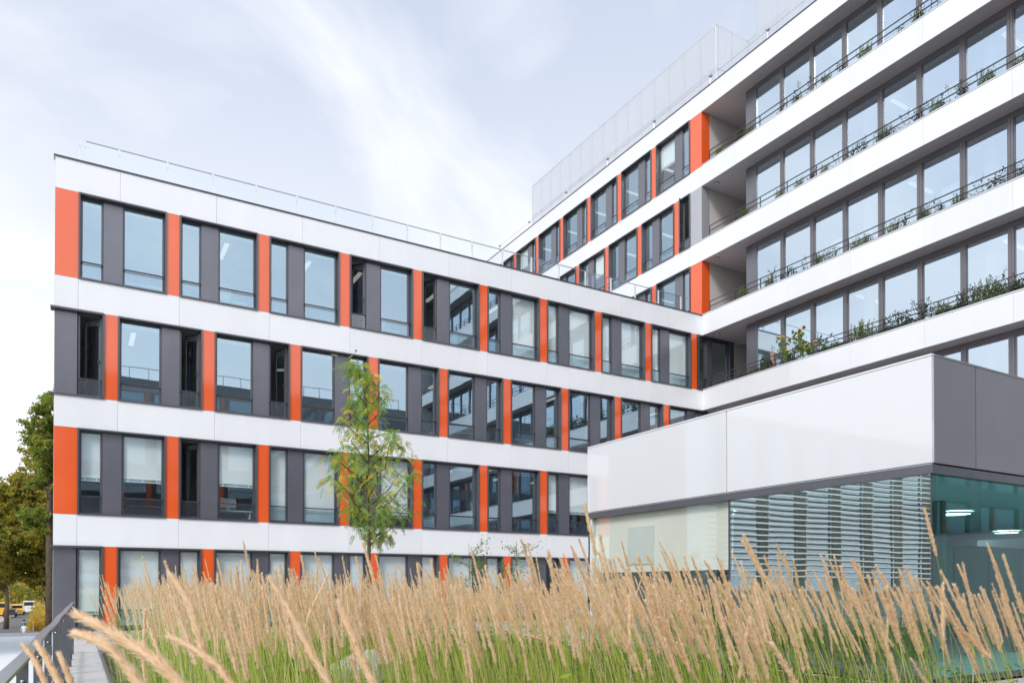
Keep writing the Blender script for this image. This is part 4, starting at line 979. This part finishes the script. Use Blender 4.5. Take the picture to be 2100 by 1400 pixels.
for _ in range(4000):
    # clump centres: sample in camera depth/x so that near ground is not over-filled
    d = math.exp(rg.uniform(math.log(1.9), math.log(14.5))); x = rg.uniform(130, 2200); p = at_d(x, 1187.9, d)
    if not in_field(p.x, p.y) or d > 10.5 - 7.0 * min(1, max(0, (x - 250) / 1650)) ** .8 or d < 1.9 + .25 * max(0, min(1, (x - 900) / 500)): continue
    if any((p.x - c[0]) ** 2 + (p.y - c[1]) ** 2 < (.215 + .012 * d) ** 2 for c in clumps): continue
    if 560 < x < 800 and 4.2 < d < 9.0 and rg.rand() < .72: continue      # gap where the herbs grow
    if 60 < x < 520 and d < 3.0 and rg.rand() < .55: continue
    clumps.append((p.x, p.y, d, x))
for (u, v, d, x) in clumps:
    right = min(1, max(0, (x - 250) / 1500)); npl = int(rg.uniform(8, 17) * (1.5 if d > 4.5 else 1)); tall = rg.uniform(-.07, .07)
    if d < 2.75: npl = int(npl * (.5 if x < 1350 else .85))
    for _ in range(npl):
        a = rg.uniform(0, 6.28); rr = abs(rg.normal(0, .10)); base = Vector((u + math.cos(a) * rr, v + math.sin(a) * rr, FL + .05))
        h = 1.215 + tall + rg.normal(0, .062) + (.11 if rg.rand() < .06 else 0) + .015
        if d < 2.6 and x < 1000: h = min(h, 1.25)
        ln = LEFT * h * (.04 + .19 * right + rg.normal(0, .075)) + TOW * h * rg.normal(.02, .06) + Vector((math.cos(a), math.sin(a), 0)) * rr * 1.0 + Vector((0, 0, h))
        L_ = rg.uniform(.15, .24); rad = rg.uniform(.0045, .0088)
        n = int(np.clip(1500 / d, 90, 600)); add_reed(base, h, ln, (-LEFT * h * (.03 + .05 * right) + Vector((0, 0, .05)) if rg.rand() > .04 else Vector((rg.normal(0, .16), rg.normal(0, .16), .12))), L_, rad, n, rg, .0017)
    for _ in range(int(26 + 20 * (d < 6))):
        a = rg.uniform(0, 6.28); rr = abs(rg.normal(0, .12)); b0 = (u + math.cos(a) * rr, v + math.sin(a) * rr, FL + .05); dr = (math.cos(a) + LEFT.x * .3, math.sin(a) + LEFT.y * .3, 0)
        dry = rg.rand() < .2
        add_blade(b0, rg.uniform(.65, 1.15), dr, rg.uniform(.02, .35) if rg.rand() < .75 else rg.uniform(.4, .85), rg.uniform(.0022, .0042), 1 if dry else (3 if rg.rand() < .6 else 2), rg)
RV = np.concatenate(QF); RM = np.concatenate(QM)
me = quads_mesh('reed_grass', RV, [REED, STRAW, STEMG, BLADE, REED_D], RM)
o = link('reed_grass', me); tag(o, 'feather reed grass with tan seed plumes filling the planting bed', 'grass', kind='stuff')
NREED = len(RV)
# low leafy ground cover between the clumps
n = 26000; P_ = []
uv = np.stack([rg.uniform(.5, 8.8, n), rg.uniform(.9, 17.3, n)], 1); hh = np.abs(rg.normal(.0, .22, n)) + .03
P_ = np.concatenate([uv, (FL + hh)[:, None]], 1)
me = quads_mesh('ground_cover', leaf_quads(P_, .09, asp=.35, r=rg), [HERB, BLADE], rg.choice(2, n, p=[.6, .4]))
tag(link('ground_cover', me), 'low green leafy ground cover under the reed grass', 'plants', kind='stuff')

# near plumes that stand apart from the mass
def near_plume(label, pix, d0, d1, rad, L_=None):
    global QF, QM
    pts = [at_d(x, y, d0 + (d1 - d0) * i / (len(pix) - 1)) for i, (x, y) in enumerate(pix)]      # base .. tip
    dn = (pts[0] - pts[1]).normalized(); g1 = pts[0] + dn * .13; g2 = g1 + (dn * .5 + Vector((0, 0, -1))).normalized() * .22
    base = Vector((g2.x, g2.y, FL + .05)) - LEFT * .06
    full = [base, base.lerp(g2, .5), g2, g1] + pts
    # smooth
    fine = []
    for i in range(len(full) - 1):
        p0, p1, p2, p3 = full[max(i - 1, 0)], full[i], full[i + 1], full[min(i + 2, len(full) - 1)]
        for j in range(6):
            t = j / 6; fine.append(.5 * ((2 * p1) + (-p0 + p2) * t + (2 * p0 - 5 * p1 + 4 * p2 - p3) * t * t + (-p0 + 3 * p1 - 3 * p2 + p3) * t ** 3))
    fine.append(full[-1]); Ls = sum((a - b_).length for a, b_ in zip(pts, pts[1:])) + .02
    T = tag(empty('reed_plume', base), label, 'grass', 'near plumes of reed grass')
    m = MB(); m.tube(fine, [.0022 - .0014 * i / len(fine) for i in range(len(fine))], 5); m.obj('stem', STRAW, T, (0, 0, 0)).location = -base
    r = rg; n = 2600; p0, d, b = reed_plume_geo(fine, L_ or Ls, rad, n, r); ln = (.006 + rad * .75) * r.uniform(.5, 1.7, (n, 1)); ww = .0009
    V = np.stack([p0, p0 + d * ln * .5 + b * ww, p0 + d * ln, p0 + d * ln * .5 - b * ww], 1)
    link('seed_head', quads_mesh('seed_head', V, [REED, REED_D], r.choice(2, n, p=[.72, .28])), T).location = -base
near_plume('largest blurred arching plume in the lower left corner', [(400, 1440), (330, 1362), (235, 1300), (165, 1262)], 1.0, 1.05, .0105)
near_plume('second blurred arching plume just under the largest one at lower left', [(300, 1420), (240, 1340), (190, 1308), (160, 1300)], 1.1, 1.15, .009)
near_plume('arching plume at the bottom, right of the two big blurred ones', [(500, 1440), (455, 1375), (410, 1338), (352, 1306)], 1.5, 1.55, .009)
near_plume('upright leaning plume with its tip level with the orange panels at left', [(425, 1360), (405, 1290), (385, 1230), (352, 1180)], 1.6, 1.65, .010)
near_plume('thick leaning plume left of the young tree, running to the bottom edge', [(690, 1425), (640, 1340), (600, 1262), (556, 1190)], 1.7, 1.75, .0115)
near_plume('thick near plume under the young tree at the bottom edge', [(790, 1440), (752, 1372), (722, 1300), (698, 1240)], 1.55, 1.6, .0105)
near_plume('slim leftmost plume in front of the terrace railing', [(100, 1420), (86, 1385), (70, 1352), (50, 1325)], 1.9, 1.95, .007)
near_plume('second slim plume in front of the terrace railing', [(135, 1425), (118, 1392), (96, 1350), (78, 1322)], 1.8, 1.85, .009)
near_plume('third slim plume in front of the railing, just left of the path', [(156, 1430), (146, 1400), (134, 1370), (123, 1344)], 1.9, 1.95, .008)
near_plume('pale bent plume lying nearly flat across the green stems at bottom centre', [(1150, 1327), (1118, 1313), (1096, 1306), (1078, 1302)], 3.0, 3.0, .008)

# ------------------------------------------------------------------ perennials with orange flowers, young shrub, saplings
def herb(px_, d, r_, h_, n, label, cat, mats, mix, lsz, asp, flowers=0):
    b0 = at_d(px_, 1187.9, d); b0.z = FL + .05; T = tag(empty('leafy_perennial', b0), label, cat)
    st = MB(); P_ = []; D = []
    for i in range(max(6, n // 22)):
        a = rnd.uniform(0, 6.28); q = rnd.random() ** .6 * r_; e = Vector((math.cos(a) * q, math.sin(a) * q, h_ * rnd.uniform(.6, 1.05))); s0 = Vector((e.x * .4, e.y * .4, 0)); st.tube([s0, s0.lerp(e, .6), e], [.005, .004, .002], 4, caps=False)
        for j in range(22):
            t = .3 + .7 * j / 22; c = s0.lerp(e, t); an = j * 2.4; d_ = Vector((math.cos(an), math.sin(an), .35)).normalized(); P_.append(c + d_ * lsz * .45); D.append(d_)
    V = leaf_quads(np.array([tuple(x) for x in P_]), lsz, np.array([tuple(x) for x in D]), asp)
    st.obj('stems', STEMG, T, b0); link('leaves', quads_mesh('leaves', V, mats, npr.choice(len(mats), len(P_), p=mix)), T, b0)
    for i in range(flowers):
        a = rnd.uniform(0, 6.28); q = rnd.random() ** .5 * r_; c = Vector((math.cos(a) * q, math.sin(a) * q, h_ * rnd.uniform(.85, 1.2))); m = MB(); m.lathe(c, [(.0, .012), (.012, .006), (.012, 0)], 8, 0)
        for j in range(9):
            t = j * .698; e = Vector((math.cos(t), math.sin(t), .15)); f_ = Vector((-math.sin(t), math.cos(t), 0)); m.poly([c + e * .008, c + e * .024 + f_ * .009, c + e * .034, c + e * .024 - f_ * .009], 1)
        m.obj('flower', [SEEDM, PETAL_O], T, b0)
herb(700, 5.6, .42, .55, 900, 'green perennial dotted with orange flowers at left of the young tree', 'plant', [HERB, BLADE], [.7, .3], .07, .4, 16)
herb(600, 7.2, .40, .78, 600, 'green perennial with small orange flowers, further back among the plumes', 'plant', [HERB, BLADE], [.7, .3], .07, .4, 9)
herb(830, 4.3, .42, .50, 800, 'bright green leafy perennial below the young tree', 'plant', [HERB], [1.], .09, .3)
herb(735, 7.5, .45, .80, 700, 'leafy green perennial clump at the foot of the young tree', 'plant', [HERB, BLADE], [.6, .4], .07, .4, 4)
herb(540, 5.4, .40, .55, 500, 'green clump with strap leaves between the plumes at left centre', 'plant', [HERB, BLADE], [.5, .5], .10, .25)
herb(1105, 1.7, .11, 1.08, 330, 'young shrub with glossy yellow-green leaves at the bottom centre', 'shrub', [HERB2, HERB], [.7, .3], .055, .42)
for (px_, top, lab) in ((962, 1112, 'small sapling with fine green leaves above the plumes, left one of two'), (1060, 1108, 'small sapling with fine green leaves above the plumes, right one of two')):
    d = 14.6; b0 = at_d(px_, 1187.9, d); b0.z = FL; hz_ = at_d(px_, top, d).z - FL; T = tag(empty('sapling', b0), lab, 'tree'); m = MB(); m.tube([(0, 0, 0), (.02, 0, hz_ * .6), (0, .02, hz_)], [.014, .009, .003], 5); P_ = []
    for i in range(20):
        a = rnd.uniform(0, 6.28); z = hz_ * rnd.uniform(.5, .98); e = Vector((math.cos(a) * .4, math.sin(a) * .4, z + rnd.uniform(-.05, .15))); m.tube([(0, 0, z - .15), e], [.005, .002], 3, caps=False)
        for j in range(26): P_.append(Vector((0, 0, z - .15)).lerp(e, rnd.uniform(.35, 1.05)) + Vector((rnd.gauss(0, .05), rnd.gauss(0, .05), rnd.gauss(0, .05))))
    m.obj('trunk', BARK, T, b0); link('crown', quads_mesh('crown', leaf_quads(np.array([tuple(x) for x in P_]), .06, asp=.4), [LEAF_G, HERB], npr.choice(2, len(P_))), T, b0)
# pale boulder among the perennials
b0 = at_d(738, 1187.9, 6.6); m = MB()
m.lathe((0, 0, 0), [(.30, 0), (.34, .12), (.27, .27), (.12, .36), (0, .38)], 9)
m.v = [(x * (1 + .18 * math.sin(5 * y + 3 * z)), y * (1 + .15 * math.sin(7 * x + 2)), z * (1 + .12 * math.sin(9 * x))) for x, y, z in m.v]
tag(m.obj('boulder', mat('pale_stone', (.5, .5, .5), .85, var=.12, scale=9, bump=.3), None, (b0.x, b0.y, FL + .35)), 'pale grey boulder half hidden among the perennials', 'stone')
print('reed quads', NREED, 'clumps', len(clumps), 'objects', len(bpy.data.objects))
